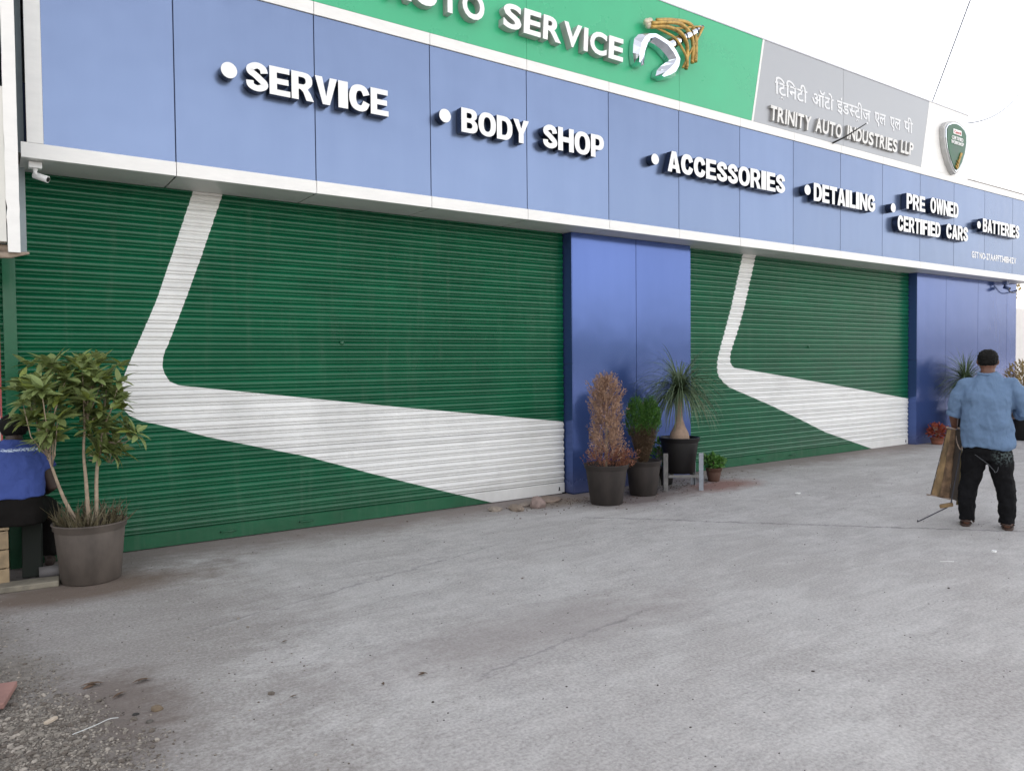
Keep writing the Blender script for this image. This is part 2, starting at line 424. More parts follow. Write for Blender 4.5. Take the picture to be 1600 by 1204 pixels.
# the two rolling shutters: every slat a piece of its own, the white swoosh painted across them
def interp(pts, z):
    # pts: list of (z, x), z decreasing
    if z >= pts[0][0]: 
        (za, xa), (zb, xb) = pts[0], pts[1]
        return xa+(xb-xa)*(z-za)/(zb-za)
    for (za, xa), (zb, xb) in zip(pts, pts[1:]):
        if zb <= z <= za: return xa+(xb-xa)*(z-za)/(zb-za)
    return pts[-1][1]
PITCH_S = .075
def prof():
    return [(0, .014), (.003, .010), (.006, .004), (.012, .002), (.018, .004), (.021, .010), (.023, .010), (.026, .002), (.031, -.003), (.038, -.0045),
            (.046, -.005), (.054, -.004), (.059, -.001), (.064, .004), (.069, .009), (.073, .0125), (.075, .014)]
PR = prof()
def shutter(x0, x1, XLs, XRs, z0, sx):
    sh = empty('rolling_shutter', (0, 0, 0)); sh.parent = bld
    ztop = ZB0+.03; rnd = random.Random(int(x0*10))
    n = int((ztop-z0-.14)/PITCH_S)+1
    zb = z0+.145
    for k in range(n):
        V = []; F = []; mi = []
        base = zb+k*PITCH_S; dy = rnd.uniform(-.0022, .0022); tilt = rnd.uniform(-.004, .004); base += rnd.uniform(-.0012, .0012)
        for (dz, y) in PR:
            z = base+dz
            if z > ztop: z = ztop
            xl = min(max(interp(XLs, z), x0+.0001), x1-.0002); xr = min(max(interp(XRs, z), xl+.0001), x1-.0001)
            jit = .004*noise.noise(Vector((base*31, dz*40, x0)))
            xl = min(max(xl+jit, x0+.0001), x1-.0002); xr = min(max(xr+jit, xl+.0001), x1-.0001)
            for x in (x0, xl, xr, x1): V.append((x, RS+y+dy+tilt*(x-x0)/(x1-x0), z))
        for r in range(len(PR)-1):
            for q in range(3):
                F.append((r*4+q, r*4+q+1, (r+1)*4+q+1, (r+1)*4+q)); mi.append(1 if q == 1 else 0)
        s = obj('slat', (V, F, mi), [M_sg, M_sw], sh, smooth=True)
    # flat bottom rail, green to the left and white to the right of the swoosh
    xs = interp(XLs, z0+.07)
    V = []; F = []; mi = []
    xb, xt = min(interp(XLs, z0+.01), x1), interp(XLs, z0+.143)
    pr = [(z0+.005, .012), (z0+.010, 0), (z0+.134, 0), (z0+.143, .014)]
    for z, y in pr:
        xm = interp(XLs, z)
        for x in (x0, xm, x1): V.append((x, RS+y-.004, z))
    for r in range(3):
        for q in range(2): F.append((r*3+q, r*3+q+1, r*3+q+4, r*3+q+3)); mi.append(q)
    obj('bottom_rail', (V, F, mi), [M_sg, M_sw], sh)
    for fx in (.30, .43):
        x = x0+(x1-x0)*fx
        b = bmesh.new(); tube(b, [(x-.07, RS-.004, z0+.075), (x-.062, RS-.03, z0+.078), (x+.062, RS-.03, z0+.078), (x+.07, RS-.004, z0+.075)], .007, 8)
        obj('pull_handle', b, M_sg, sh, smooth=True)
    b = bmesh.new(); lathe(b, [(.022, 0), (.022, .008), (.008, .012)], 16)
    o = obj('lock', b, M_sg, sh, smooth=True); o.rotation_euler = (R(90), 0, 0); o.location = ((x0+x1)/2, RS-.004, 1.86)
    b = bmesh.new(); box(b, x1-.09, x1-.078, RS-.012, RS-.002, z0+.05, z0+.09); box(b, x1-.10, x1-.07, RS-.010, RS-.003, z0+.045, z0+.052)
    obj('bolt', b, M_black, sh)
    return sh
XL1 = [(3.24, 1.589), (2.631, 1.392), (2.225, 1.258), (1.708, 1.043), (1.56, .985), (1.484, .958), (1.36, .958), (1.28, .975), (1.245, .985), (1.205, 1.02), (1.15, 1.12), (1.10, 1.30), (1.05, 1.46), (.98, 1.66), (.93, 1.84), (.72, 2.615), (.475, 3.34), (.235, 4.09), (.004, 4.832)]
XR1 = [(3.243, 1.849), (2.65, 1.649), (2.234, 1.500), (1.83, 1.345), (1.765, 1.315), (1.70, 1.300), (1.621, 1.298), (1.56, 1.318), (1.50, 1.355), (1.462, 1.43), (1.44, 1.60), (1.18, 3.60), (.906, 5.864), (.89, 9), (-.1, 9)]
XL2 = [(3.337, 9.397), (2.444, 9.10), (2.242, 9.02), (1.816, 8.844), (1.65, 8.79), (1.50, 8.785), (1.42, 8.81), (1.34, 8.90), (1.247, 9.057), (.964, 9.965), (.70, 10.75), (.433, 11.499), (.035, 12.986)]
XR2 = [(3.332, 9.699), (2.444, 9.40), (2.2, 9.30), (1.769, 9.087), (1.66, 9.07), (1.58, 9.10), (1.535, 9.18), (1.508, 9.426), (1.2, 11.9), (.914, 14.08), (.90, 20), (-.1, 20)]
shutter(.09, 5.905, XL1, XR1, .0, 1)
shutter(7.9, 14.13, XL2, XR2, .05, 1)
# guide channel at the left end
boxo('shutter_guide', M_sg, bld, .115, .205, RS-.045, RS-.004, 0, ZB0-.001)
b = bmesh.new(); box(b, 5.865, 5.92, RS-.012, RS-.003, .0, .02); obj('shutter_stop', b, M_black, bld)

# ------------------------------------------------------------------ sign boards on the parapet
def prism(bm, pts, y0, y1):
    a = [bm.verts.new((x, y0, z)) for x, z in pts]; c = [bm.verts.new((x, y1, z)) for x, z in pts]
    bm.faces.new(a); bm.faces.new(c[::-1]); n = len(pts)
    for i in range(n): bm.faces.new((a[i], c[i], c[(i+1)%n], a[(i+1)%n]))
    return bm
sb = empty('parapet_signboard', (0, 0, ZT1), 0, 'long parapet signboard of green, silver grey and white sheets above the blue panels', 'signboard')
def sbo(name, pts, mat, y0=-.012, y1=.10):
    o = obj(name, prism(bmesh.new(), pts, y0, y1), mat, sb); o.location = (0, 0, -ZT1); return o
ge = [.40, 2.57, 5.01, 7.45]
for a, b2 in zip(ge, ge[1:]+[None]):
    if b2: sbo('green_sheet', [(a+.002, ZT1+.004), (b2-.002, ZT1+.004), (b2-.002, ZS), (a+.002, ZS)], M_green)
    else: sbo('green_sheet', [(a+.002, ZT1+.004), (8.905, ZT1+.004), (9.155, ZS), (a+.002, ZS)], M_green)
sbo('white_divider', [(8.91, ZT1+.004), (8.95, ZT1+.004), (9.20, ZS), (9.16, ZS)], M_white, -.014)
sbo('grey_sheet', [(8.955, ZT1+.004), (11.16, ZT1+.004), (11.16, ZS), (9.205, ZS)], M_grey)
sbo('grey_sheet', [(11.166, ZT1+.004), (13.545, ZT1+.004), (13.825, ZS), (11.166, ZS)], M_grey)
sbo('white_sheet', [(13.55, ZT1+.004), (15.26, ZT1+.004), (15.26, ZS), (13.83, ZS)], M_white)
sbo('edge_cap', [(.40, ZS+.001), (15.265, ZS+.001), (15.265, ZS+.022), (.40, ZS+.022)], plain('cap_metal', (.5,.5,.52,1), .4, metal=.5), -.02, .11)

# lettering -------------------------------------------------------------
GW = dict(A=.80, B=.76, C=.78, D=.78, E=.70, F=.66, G=.83, H=.82, I=.36, L=.64, N=.82, O=.84, P=.72, R=.78, S=.72, T=.72, U=.80, V=.80, W=1.08, Y=.80)
FC = {}
def arcp(cx, cy, rx, ry, a0, a1, n=9, e=.86):
    out = []
    for i in range(n):
        a = R(a0+(a1-a0)*i/(n-1)); c_, s_ = math.cos(a), math.sin(a)
        out.append((cx+rx*math.copysign(abs(c_)**e, c_), cy+ry*math.copysign(abs(s_)**e, s_)))
    return out
def stroke(P, hw, m=5):
    C_ = cr([(x, 0, y) for x, y in P], m); n_ = len(C_); Lf, Rg = [], []
    for i, p in enumerate(C_):
        d = (C_[min(i+1, n_-1)]-C_[max(i-1, 0)]).normalized(); w_ = hw[0]+(hw[1]-hw[0])*(abs(d.z))
        Lf.append((p.x-d.z*w_, p.z+d.x*w_)); Rg.append((p.x+d.z*w_, p.z-d.x*w_))
    return [Lf+Rg[::-1]]
def cr(P, m=6):
    P = [Vector(p) for p in P]; out = []
    for i in range(len(P)-1):
        a = P[max(i-1, 0)]; b_, c_ = P[i], P[i+1]; d_ = P[min(i+2, len(P)-1)]
        for k in range(m):
            t = k/m; out.append(.5*((2*b_)+(c_-a)*t+(2*a-5*b_+4*c_-d_)*t*t+(3*b_-a-3*c_+d_)*t**3))
    out.append(P[-1]); return out
T_, t_ = .25, .20
def block(c):
    w = GW[c]
    if c == 'I': return [[(0,0),(w,0),(w,1),(0,1)]]
    if c == 'L': return [[(0,0),(w,0),(w,t_),(T_,t_),(T_,1),(0,1)]]
    if c == 'E': return [[(0,0),(w,0),(w,t_),(T_,t_),(T_,.40),(w*.92,.40),(w*.92,.60),(T_,.60),(T_,.80),(w*.97,.80),(w*.97,1),(0,1)]]
    if c == 'F': return [[(0,0),(T_,0),(T_,.39),(w*.9,.39),(w*.9,.59),(T_,.59),(T_,.80),(w,.80),(w,1),(0,1)]]
    if c == 'T': m = w/2; return [[(m-.125,0),(m+.125,0),(m+.125,.79),(w,.79),(w,1),(0,1),(0,.79),(m-.125,.79)]]
    if c == 'H': return [[(0,0),(T_,0),(T_,.39),(w-T_,.39),(w-T_,0),(w,0),(w,1),(w-T_,1),(w-T_,.61),(T_,.61),(T_,1),(0,1)]]
    if c == 'N': return [[(0,0),(.23,0),(.23,.56),(w-.24,0),(w,0),(w,1),(w-.23,1),(w-.23,.44),(.24,1),(0,1)]]
    if c == 'V': return [[(w/2-.13,0),(w/2+.13,0),(w,1),(w-.26,1),(w/2,.30),(.26,1),(0,1)]]
    if c == 'W': return [[(.19,0),(.41,0),(w/2,.55),(w-.41,0),(w-.19,0),(w,1),(w-.22,1),(w-.31,.42),(w/2+.11,1),(w/2-.11,1),(.31,.42),(.22,1),(0,1)]]
    if c == 'Y': return [[(w/2-.125,0),(w/2+.125,0),(w/2+.125,.42),(w,1),(w-.27,1),(w/2,.62),(.27,1),(0,1),(w/2-.125,.42)]]
    if c == 'A': return [[(0,0),(.25,0),(.29,.17),(w-.29,.17),(w-.25,0),(w,0),(w/2+.14,1),(w/2-.14,1)],[(.335,.35),(w/2,.72),(w-.335,.35)]]
    if c == 'O': return [arcp(w/2,.5,w/2,.515,0,352.5,48), arcp(w/2,.5,w/2-.25,.315,0,352.5,48)]
    if c == 'D': return [[(0,0)]+arcp(.34,.5,w-.34,.5,-90,90,17)+[(0,1)], [(T_,t_)]+arcp(.34,.5,w-.34-T_,.5-t_,-90,90,13)+[(T_,1-t_)]]
    if c == 'P': return [[(0,0),(T_,0),(T_,.34)]+arcp(.40,.67,w-.40,.33,-90,90,13)+[(0,1)], [(T_,.52)]+arcp(.36,.67,.12,.15,-90,90,9)+[(T_,.82)]]
    if c == 'B': return [[(0,0)]+arcp(.42,.285,w-.42,.285,-90,62,12)+arcp(.42,.755,w-.45,.245,-52,90,11)+[(0,1)], [(T_,.18)]+arcp(.38,.30,.13,.12,-90,90,8)+[(T_,.42)], [(T_,.60)]+arcp(.38,.71,.11,.11,-90,90,8)+[(T_,.82)]]
    if c == 'R': return [[(0,0),(T_,0),(T_,.385),(.31,.385),(.41,.30),(.53,0),(w+.02,0),(w-.10,.27),(w-.20,.405)]+arcp(.42,.71,w-.45,.29,-50,90,13)+[(0,1)], [(T_,.56)]+arcp(.38,.69,.13,.13,-90,90,9)+[(T_,.82)]]
    if c == 'S': return ('strip', [(w-.115,.665),(w-.17,.83),(w/2,.905),(.15,.80),(.14,.665),(.30,.56),(w-.28,.45),(w-.125,.31),(w-.15,.18),(w/2,.10),(.15,.18),(.115,.345)], (.105,.125))
    if c == 'C': return ('strip', [(w-.125,.64),(w-.22,.84),(w/2,.895),(.20,.80),(.125,.5),(.20,.20),(w/2,.105),(w-.22,.16),(w-.125,.37)], (.115,.13))
    if c == 'G': return ('strip', [(w-.14,.66),(w-.24,.85),(w/2,.895),(.20,.80),(.125,.5),(.20,.20),(w/2,.105),(w-.24,.14),(w-.125,.26),(w-.125,.40),(w-.125,.55)], (.11,.125))
def glyph(ch, off, w=None):
    if off == 'block':
        if (ch, off) in FC: return FC[(ch, off)]
        bl = block(ch)
        if bl[0] == 'strip':
            C_ = cr([(x, 0, y) for x, y in bl[1]], 5); n_ = len(C_); V = []; F = []
            for i, p in enumerate(C_):
                d = (C_[min(i+1, n_-1)]-C_[max(i-1, 0)]).normalized(); w_ = bl[2][0]+(bl[2][1]-bl[2][0])*abs(d.z)
                V += [Vector((p.x-d.z*w_, p.z+d.x*w_, 0)), Vector((p.x+d.z*w_, p.z-d.x*w_, 0))]
                if i: F.append([2*i-2, 2*i-1, 2*i+1, 2*i])
            if ch == 'G':
                w0 = GW['G']; k = len(V); V += [Vector(q+(0,)) for q in ((w0*.50, .38), (w0-.251, .38), (w0-.251, .55), (w0*.50, .55))]; F.append([k, k+1, k+2, k+3])
            FC[(ch, off)] = (V, F); return V, F
        cu = bpy.data.curves.new('g', 'CURVE'); cu.dimensions = '2D'; cu.fill_mode = 'BOTH'
        for L in block(ch):
            sp = cu.splines.new('POLY'); sp.points.add(len(L)-1); sp.use_cyclic_u = True
            for q, (x, y) in enumerate(L): sp.points[q].co = (x, y, 0, 1)
        o = bpy.data.objects.new('g', cu); COL.objects.link(o); me = bake(o)
        V = [v.co.copy() for v in me.vertices]; F = [list(p.vertices) for p in me.polygons]
        bpy.data.objects.remove(o); bpy.data.meshes.remove(me); bpy.data.curves.remove(cu)
        FC[(ch, off)] = (V, F); return V, F
    return glyph_font(ch, off, w)
def glyph_font(ch, off, w=None):
    """flat outline of one character as a list of (verts, faces) with height 1; width w of cap height"""
    key = (ch, off, w)
    if key in FC: return FC[key]
    cu = bpy.data.curves.new('g', 'FONT'); cu.body = ch; cu.offset = off; cu.resolution_u = 4
    o = bpy.data.objects.new('g', cu); COL.objects.link(o)
    me = bake(o)
    V = [v.co.copy() for v in me.vertices]; F = [list(p.vertices) for p in me.polygons]
    bpy.data.objects.remove(o); bpy.data.meshes.remove(me); bpy.data.curves.remove(cu)
    FC[key] = (V, F); return FC[key]
def extrude_flat(V, F, xf, y0, y1):
    """V flat (x,y)->(x,z); front at y0, back at y1; material 0 face, 1 side"""
    bm = bmesh.new(); f = {}; bk = {}
    vs_ = [bm.verts.new((*(xf(v.x, v.y)), 0)) for v in V]
    for t in F:
        try: bm.faces.new([vs_[i] for i in t])
        except ValueError: pass
    bmesh.ops.remove_doubles(bm, verts=bm.verts[:], dist=1e-5)
    for v in bm.verts: v.co = Vector((v.co.x, y0, v.co.y))
    fr = bm.faces[:]
    for q in fr: q.material_index = 0
    bedges = [e for e in bm.edges if len(e.link_faces) == 1]
    r = bmesh.ops.extrude_edge_only(bm, edges=bedges)
    for q in r['geom']:
        if isinstance(q, bmesh.types.BMVert): q.co.y = y1
        if isinstance(q, bmesh.types.BMFace): q.material_index = 1
    return bm
def word(root, text, x0, x1, z0, h, mats, y0, y1, off=.035, gap=.07, space=.33, slant=0, widths=True, name='letter', z_slope=0):
    items = []; tot = 0
    for c in text:
        if c == ' ': tot += space; continue
        V, F = glyph(c, off); xa = min(v.x for v in V); xb = max(v.x for v in V); za = min(v.y for v in V); zb = max(v.y for v in V)
        if not widths: za, zb = 0, GH
        w = (GW.get(c, .6) if not (c == 'I' and off != 'block') else .19) if widths else (xb-xa)/(zb-za)
        items.append((c, V, F, tot, w, xa, xb, za, zb)); tot += w+gap
    tot -= gap; k = (x1-x0)/tot
    for c, V, F, t, w, xa, xb, za, zb in items:
        xf = lambda x, y: (x0+k*(t+w*(x-xa)/(xb-xa))+slant*(y-za)/(zb-za)*h, z0+h*(y-za)/(zb-za))
        bm = extrude_flat(V, F, xf, y0, y1)
        for v in bm.verts: v.co.x -= x0; v.co.z -= z0
        o = obj(name, bm, mats, root)
def bullet(root, x, z, r, y0, y1, ox, oz):
    bm = bmesh.new(); n = 28
    a = [bm.verts.new((x-ox+r*math.cos(6.2832*i/n), y0, z-oz+r*math.sin(6.2832*i/n))) for i in range(n)]
    c = [bm.verts.new((v.co.x, y1, v.co.z)) for v in a]
    bm.faces.new(a).material_index = 0
    for i in range(n): bm.faces.new((a[i], c[i], c[(i+1)%n], a[(i+1)%n])).material_index = 1
    obj('bullet_dot', bm, [M_letterface, M_letterside], root)
GH = max(v.y for v in glyph('H', .0)[0])
LM = [M_letterface, M_letterside]
YF, YB = -.105, -.012
def lettering(words, dot, label):
    x0, z0 = words[0][1], words[0][3]
    r = empty('sign_lettering', (x0, 0, z0), 0, label, 'lettering', 'raised service names along the blue fascia')
    for (t, xa, xb, za, h) in words:
        rr = r
        n0 = set(r.children)
        word(r, t, xa, xb, za, h, LM, YF, YB, off='block', gap=.045)
        for c in r.children:
            if c not in n0: c.location = (xa-x0, 0, za-z0)
    if dot: bullet(r, *dot, YF, YB, x0, z0)
lettering([('SERVICE', 1.915, 3.272, 4.045, .25)], (1.772, 4.178, .068), 'large raised white word SERVICE with a round dot on the blue fascia')
lettering([('BODY', 4.098, 4.965, 4.04, .25), ('SHOP', 5.16, 6.062, 4.045, .262)], (3.905, 4.168, .068), 'raised white words BODY SHOP with a round dot on the blue fascia')
lettering([('ACCESSORIES', 7.135, 9.545, 4.047, .262)], (6.912, 4.163, .066), 'raised white word ACCESSORIES with a round dot above the middle pier')
lettering([('DETAILING', 10.247, 11.928, 4.03, .267)], (10.09, 4.17, .075), 'raised white word DETAILING with a round dot above the second shutter')
lettering([('CERTIFIED', 12.618, 14.06, 3.805, .258), ('CARS', 14.27, 15.09, 3.82, .262), ('PRE', 12.90, 13.52, 4.20, .262), ('OWNED', 13.70, 14.715, 4.215, .27)], (12.478, 4.165, .075), 'two raised white lines reading PRE OWNED CERTIFIED CARS on the blue fascia')
lettering([('BATTERIES', 15.68, 17.262, 4.06, .255)], (15.52, 4.174, .070), 'raised white word BATTERIES with a round dot near the right end of the fascia')
# small flat vinyl tax number
r = empty('tax_number_lettering', (15.47, -.001, 3.57), 0, 'small flat white tax number line starting GST NO below the BATTERIES word', 'lettering')
word(r, 'GST NO-27AAPFT3411BH1ZV', 15.47, 17.375, 3.575, .115, [M_letterface, M_letterface], -.003, -.0005, off=.02, gap=.12, widths=False, name='character')
# AUTO SERVICE on the green sheet
r = empty('sign_lettering', (3.0, 0, 5.24), 0, 'big silver edged white words AUTO SERVICE on the green sheet', 'lettering')
LS = [M_letterface, M_silverside]
n0 = set()
word(r, 'AUTO', 3.28, 4.395, 5.22, .285, LS, -.11, -.014, off=.03, gap=.10)
for c in r.children: c.location = (.28, 0, -.02); n0.add(c)
word(r, 'SERVICE', 4.63, 6.37, 5.24, .27, LS, -.11, -.014, off=.03, gap=.10, slant=.06)
for c in r.children:
    if c not in n0: c.location = (1.63, 0, 0)
# TRINITY AUTO INDUSTRIES LLP
r = empty('sign_lettering', (9.27, 0, 5.08), 0, 'raised pale letters TRINITY AUTO INDUSTRIES LLP on the grey sheet', 'lettering')
LT = [plain('off_white_letter_face', (.72, .71, .68, 1), .4, var=.04), M_greyside]
n0 = set()
for t, xa, xb, za in (('TRINITY', 9.27, 10.24, 5.072), ('AUTO', 10.36, 11.05, 5.09), ('INDUSTRIES', 11.20, 12.68, 5.115), ('LLP', 12.80, 13.20, 5.14)):
    word(r, t, xa, xb, za, .215, LT, -.055, -.014, off=.03, gap=.10, slant=.10)
    for c in r.children:
        if c not in n0: c.location = (xa-9.27, 0, za-5.08); n0.add(c)
# the same name in Devanagari, laid out glyph by glyph in visual order
r = empty('hindi_lettering', (9.43, 0, 5.46), 0, 'flat white Devanagari line above the English company name on the grey sheet', 'lettering')
M_hindi = plain('white_vinyl', (.72, .73, .74, 1), .4, var=.02)
def flat(text):
    cu = bpy.data.curves.new('g', 'FONT'); cu.body = text; cu.offset = .014; cu.resolution_u = 3
    o = bpy.data.objects.new('g', cu); COL.objects.link(o); me = bake(o)
    V = [v.co.copy() for v in me.vertices]; F = [list(p.vertices) for p in me.polygons]
    bpy.data.objects.remove(o); bpy.data.meshes.remove(me)
    b = bmesh.new(); vv = [b.verts.new(v) for v in V]
    for t in F:
        try: b.faces.new([vv[i] for i in t])
        except ValueError: pass
    x0 = min(v.x for v in V)
    for v in b.verts: v.co.x -= x0
    return b, max(v.x for v in V)-x0
def hword(parts, x0, x1, zb, h):
    """parts in visual order: (hex codes, cut off the right hand stem, x of the small caret below)"""
    out = bmesh.new(); x = 0
    for codes, cut, caret in parts:
        b, w = flat(''.join(chr(int(c, 16)) for c in codes.split()))
        if cut:
            w *= .74; bmesh.ops.bisect_plane(b, geom=b.verts[:]+b.edges[:]+b.faces[:], plane_co=(w, 0, 0), plane_no=(1, 0, 0), clear_outer=True)
        mp = {v: out.verts.new(v.co+Vector((x, 0, 0))) for v in b.verts}
        for f in b.faces: out.faces.new([mp[v] for v in f.verts])
        if caret is not None:
            c0 = x+caret
            q = [out.verts.new((a, b_, 0)) for a, b_ in ((c0-.13, -.20), (c0, -.06), (c0+.13, -.20), (c0+.07, -.20), (c0, -.13), (c0-.07, -.20))]
            out.faces.new((q[0], q[5], q[4], q[1])); out.faces.new((q[1], q[4], q[3], q[2]))
        b.free(); x += w-.012
    k = (x1-x0)/x
    for v in out.verts: v.co = Vector((x0+v.co.x*k-9.43, -.018, zb+v.co.y*h/.62-5.46))
    g_ = bmesh.ops.extrude_face_region(out, geom=out.faces[:])
    for q in g_['geom']:
        if isinstance(q, bmesh.types.BMVert): q.co.y = -.0125
    obj('word', out, M_hindi, r)
HH = .17
hword([('093f 091f 093f 0928 091f 0940', 0, .50)], 9.43, 10.205, 5.49, HH)
hword([('0911 091f 094b', 0, None)], 10.33, 10.885, 5.50, HH)
hword([('0907 0902 0921', 0, None), ('0938', 1, None), ('091f 0940 091c 093c', 0, .28)], 10.985, 11.925, 5.51, HH)
hword([('090f 0932', 0, None)], 12.05, 12.385, 5.525, HH)
hword([('090f 0932', 0, None)], 12.52, 12.85, 5.53, HH)
hword([('092a 0940', 0, None)], 12.97, 13.25, 5.54, HH)

# spanner and strands emblem ------------------------------------------------
em = empty('spanner_emblem', (7.1, 0, 5.15), 0, 'chrome open spanner emblem wrapped in golden strands on the green sheet', 'emblem')
def emo(name, bm, mat, smooth=True):
    for v in bm.verts: v.co -= Vector((7.1, 0, 5.15))
    return obj(name, bm, mat, em, smooth=smooth)
outer = [(6.549,5.426),(6.560,5.51),(6.574,5.578),(6.646,5.647),(6.756,5.695),(6.893,5.715),(7.018,5.692),(7.172,5.665),(7.275,5.572),(7.354,5.472),(7.347,5.36),(7.3,5.271),(7.195,5.214),(7.041,5.173),(6.952,5.151)]
inner = [(6.608,5.258),(6.66,5.285),(6.705,5.322),(6.718,5.377),(6.755,5.49),(6.78,5.566),(6.842,5.606),(6.917,5.597),(7.043,5.564),(7.158,5.492),(7.197,5.447),(7.145,5.391),(7.06,5.32),(6.991,5.26),(6.946,5.189)]
outer[0] = (6.572, 5.276); outer.insert(1, (6.552, 5.40)); outer.pop()
n = len(outer); 
if len(inner) > n: inner = inner[:n]
bm = bmesh.new(); rows = []
for (a, c) in zip(outer, inner):
    c = (c[0]+(c[0]-a[0])*.22, c[1]+(c[1]-a[1])*.22)
    A, Cc = Vector((a[0], 0, a[1])), Vector((c[0], 0, c[1]))
    row = []
    for t, y in ((0, -.02), (0.02, -.09), (.28, -.17), (.62, -.17), (.97, -.10), (1, -.02)):
        p = A.lerp(Cc, t); p.y = y; row.append(bm.verts.new(p))
    rows.append(row)
for a, b2 in zip(rows, rows[1:]):
    for i in range(5): bm.faces.new((a[i], a[i+1], b2[i+1], b2[i]))
bm.faces.new(rows[0]); bm.faces.new(rows[-1][::-1])
emo('spanner_head', bm, M_chrome, False)
def along(a, b2, t): return (a[0]+(b2[0]-a[0])*t, a[1]+(b2[1]-a[1])*t)
for k in range(6):
    t0 = k/6; t1 = t0+.12; a = (7.16, 5.62); b2 = (7.80, 6.0)
    p, q = along(a, b2, t0), along(a, b2, t1); rr = .075-.03*t0
    bm = bmesh.new(); tube(bm, [(p[0], -.08, p[1]), (q[0], -.08, q[1])], [rr, rr*.95], 12); emo('socket_ring', bm, M_chrome, False)
bm = bmesh.new(); tube(bm, [(7.1, -.07, 5.58), (7.83, -.07, 6.02)], [.05, .03], 12); emo('shaft', bm, plain('dark_chrome', (.2,.22,.26,1), .2, metal=1))
gl = [[(6.824,5.762),(7.076,5.814),(7.308,5.798),(7.454,5.705),(7.493,5.559),(7.479,5.391)],
      [(6.824,5.797),(7.076,5.867),(7.335,5.922),(7.548,5.864),(7.616,5.724),(7.574,5.485)],
      [(6.899,5.85),(7.205,5.935),(7.535,5.98),(7.657,5.871),(7.643,5.628),(7.601,5.5)],
      [(6.999,5.804),(7.335,5.876),(7.603,5.959),(7.74,5.983)],[(7.413,5.395),(7.547,5.607),(7.698,5.853),(7.754,5.978)],
      [(6.85,5.80),(7.1,5.76),(7.25,5.70),(7.42,5.52),(7.46,5.40)]]
def cr(P, m=6):
    P = [Vector(p) for p in P]; out = []
    for i in range(len(P)-1):
        a = P[max(i-1, 0)]; b_, c_ = P[i], P[i+1]; d_ = P[min(i+2, len(P)-1)]
        for k in range(m):
            t = k/m; out.append(.5*((2*b_)+(c_-a)*t+(2*a-5*b_+4*c_-d_)*t*t+(3*b_-a-3*c_+d_)*t**3))
    out.append(P[-1]); return out
for i, L in enumerate(gl):
    P = cr([(x, -.13-.03*math.sin(i+q), z) for q, (x, z) in enumerate(L)])
    bm = bmesh.new(); tube(bm, P, [.026 if i < 3 else .016]*len(P), 8); emo('golden_strand', bm, M_gold)
for dx, dz in ((0, 0), (-.03, .03), (.02, .05)):
    bm = bmesh.new(); bmesh.ops.create_icosphere(bm, subdivisions=2, radius=.045)
    for v in bm.verts: v.co += Vector((6.81+dx, -.10, 5.79+dz))
    emo('strand_knot', bm, plain('pale_gold', (.6,.55,.42,1), .35, metal=.4))

# shield ---------------------------------------------------------------
shd = empty('shield_emblem', (14.6, 0, 5.0), 0, 'green shield emblem with silver rim on the white sheet at the sign end', 'emblem')
shape = [(-.38, .27), (-.30, .36), (-.14, .42), (0, .435), (.14, .42), (.30, .36), (.38, .27), (.375, .10), (.32, -.10), (.21, -.30), (.09, -.44), (0, -.49), (-.09, -.44), (-.21, -.30), (-.32, -.10), (-.375, .10)]
def sh(k, y0, y1, mat, nm):
    bm = bmesh.new(); prism(bm, [(x*k[0]*1.13, z*k[1]*1.04+.51) for x, z in shape], y0, y1); o = obj(nm, bm, mat, shd, bevel=.008); return o
sh((1.0, 1.0), -.10, -.014, M_silverside, 'rim'); sh((.90, .92), -.115, -.101, M_chrome, 'rim_face')
sh((.84, .87), -.122, -.116, plain('shield_green', (.004, .085, .03, 1), .4, var=.3, scale=3), 'face')
o = boxo('white_plate', M_letterface, shd, -.14, .16, -.128, -.123, .71, .80)
def shw(t, xa, xb, za, h, m):
    rr = set(shd.children); word(shd, t, xa, xb, za, h, [m, m], -.132, -.1285 if 'ast' in t else -.123, off=.01, gap=.12, widths=False, name='character')
    for c in shd.children:
        if c not in rr: c.location = (xa, 0, za)
shw('Castrol', -.11, .13, .725, .055, plain('red_print', (.5, .02, .02, 1), .4))
shw('CERTIFIED', -.20, .22, .61, .06, M_letterface); shw('WORKSHOP', -.22, .24, .53, .06, M_letterface)
bm = bmesh.new()
for q in range(3): tube(bm, cr([(-.06+.03*q, -.13, .15+.05*q), (0+.02*q, -.13, .10+.06*q), (.08, -.13, .25+.03*q), (.18-.02*q, -.13, .40)]), .014, 6)
obj('golden_tick', bm, M_gold, shd, smooth=True)

# dark rod, wires, cctv ---------------------------------------------------
b = bmesh.new(); tube(b, [(10.86, -.02, 5.0), (11.0, -.16, 5.09), (11.21, -.36, 5.27)], [.014, .012, .008], 8)
tag(obj('bracket_rod', b, M_black, smooth=True), 'thin dark bracket rod leaning out in front of the grey sheet', 'rod')
def wire(a, b_, sag, label):
    a, b_ = Vector(a), Vector(b_); P = []
    for i in range(25):
        t = i/24; p = a.lerp(b_, t); p.z -= sag*4*t*(1-t); P.append(p)
    b = bmesh.new(); tube(b, P, .016, 5); tag(obj('overhead_wire', b, plain('wire_grey', (.12,.14,.18,1), .6)), label, 'wire', 'thin overhead wires')
wire((14.9, .6, 6.22), (14.3, -2.3, 12.6), .05, 'thin wire rising steeply from the roof edge into the sky')
wire((14.9, .6, 6.25), (34, 6.5, 12.2), .5, 'thin wire running off to the right above the roof')
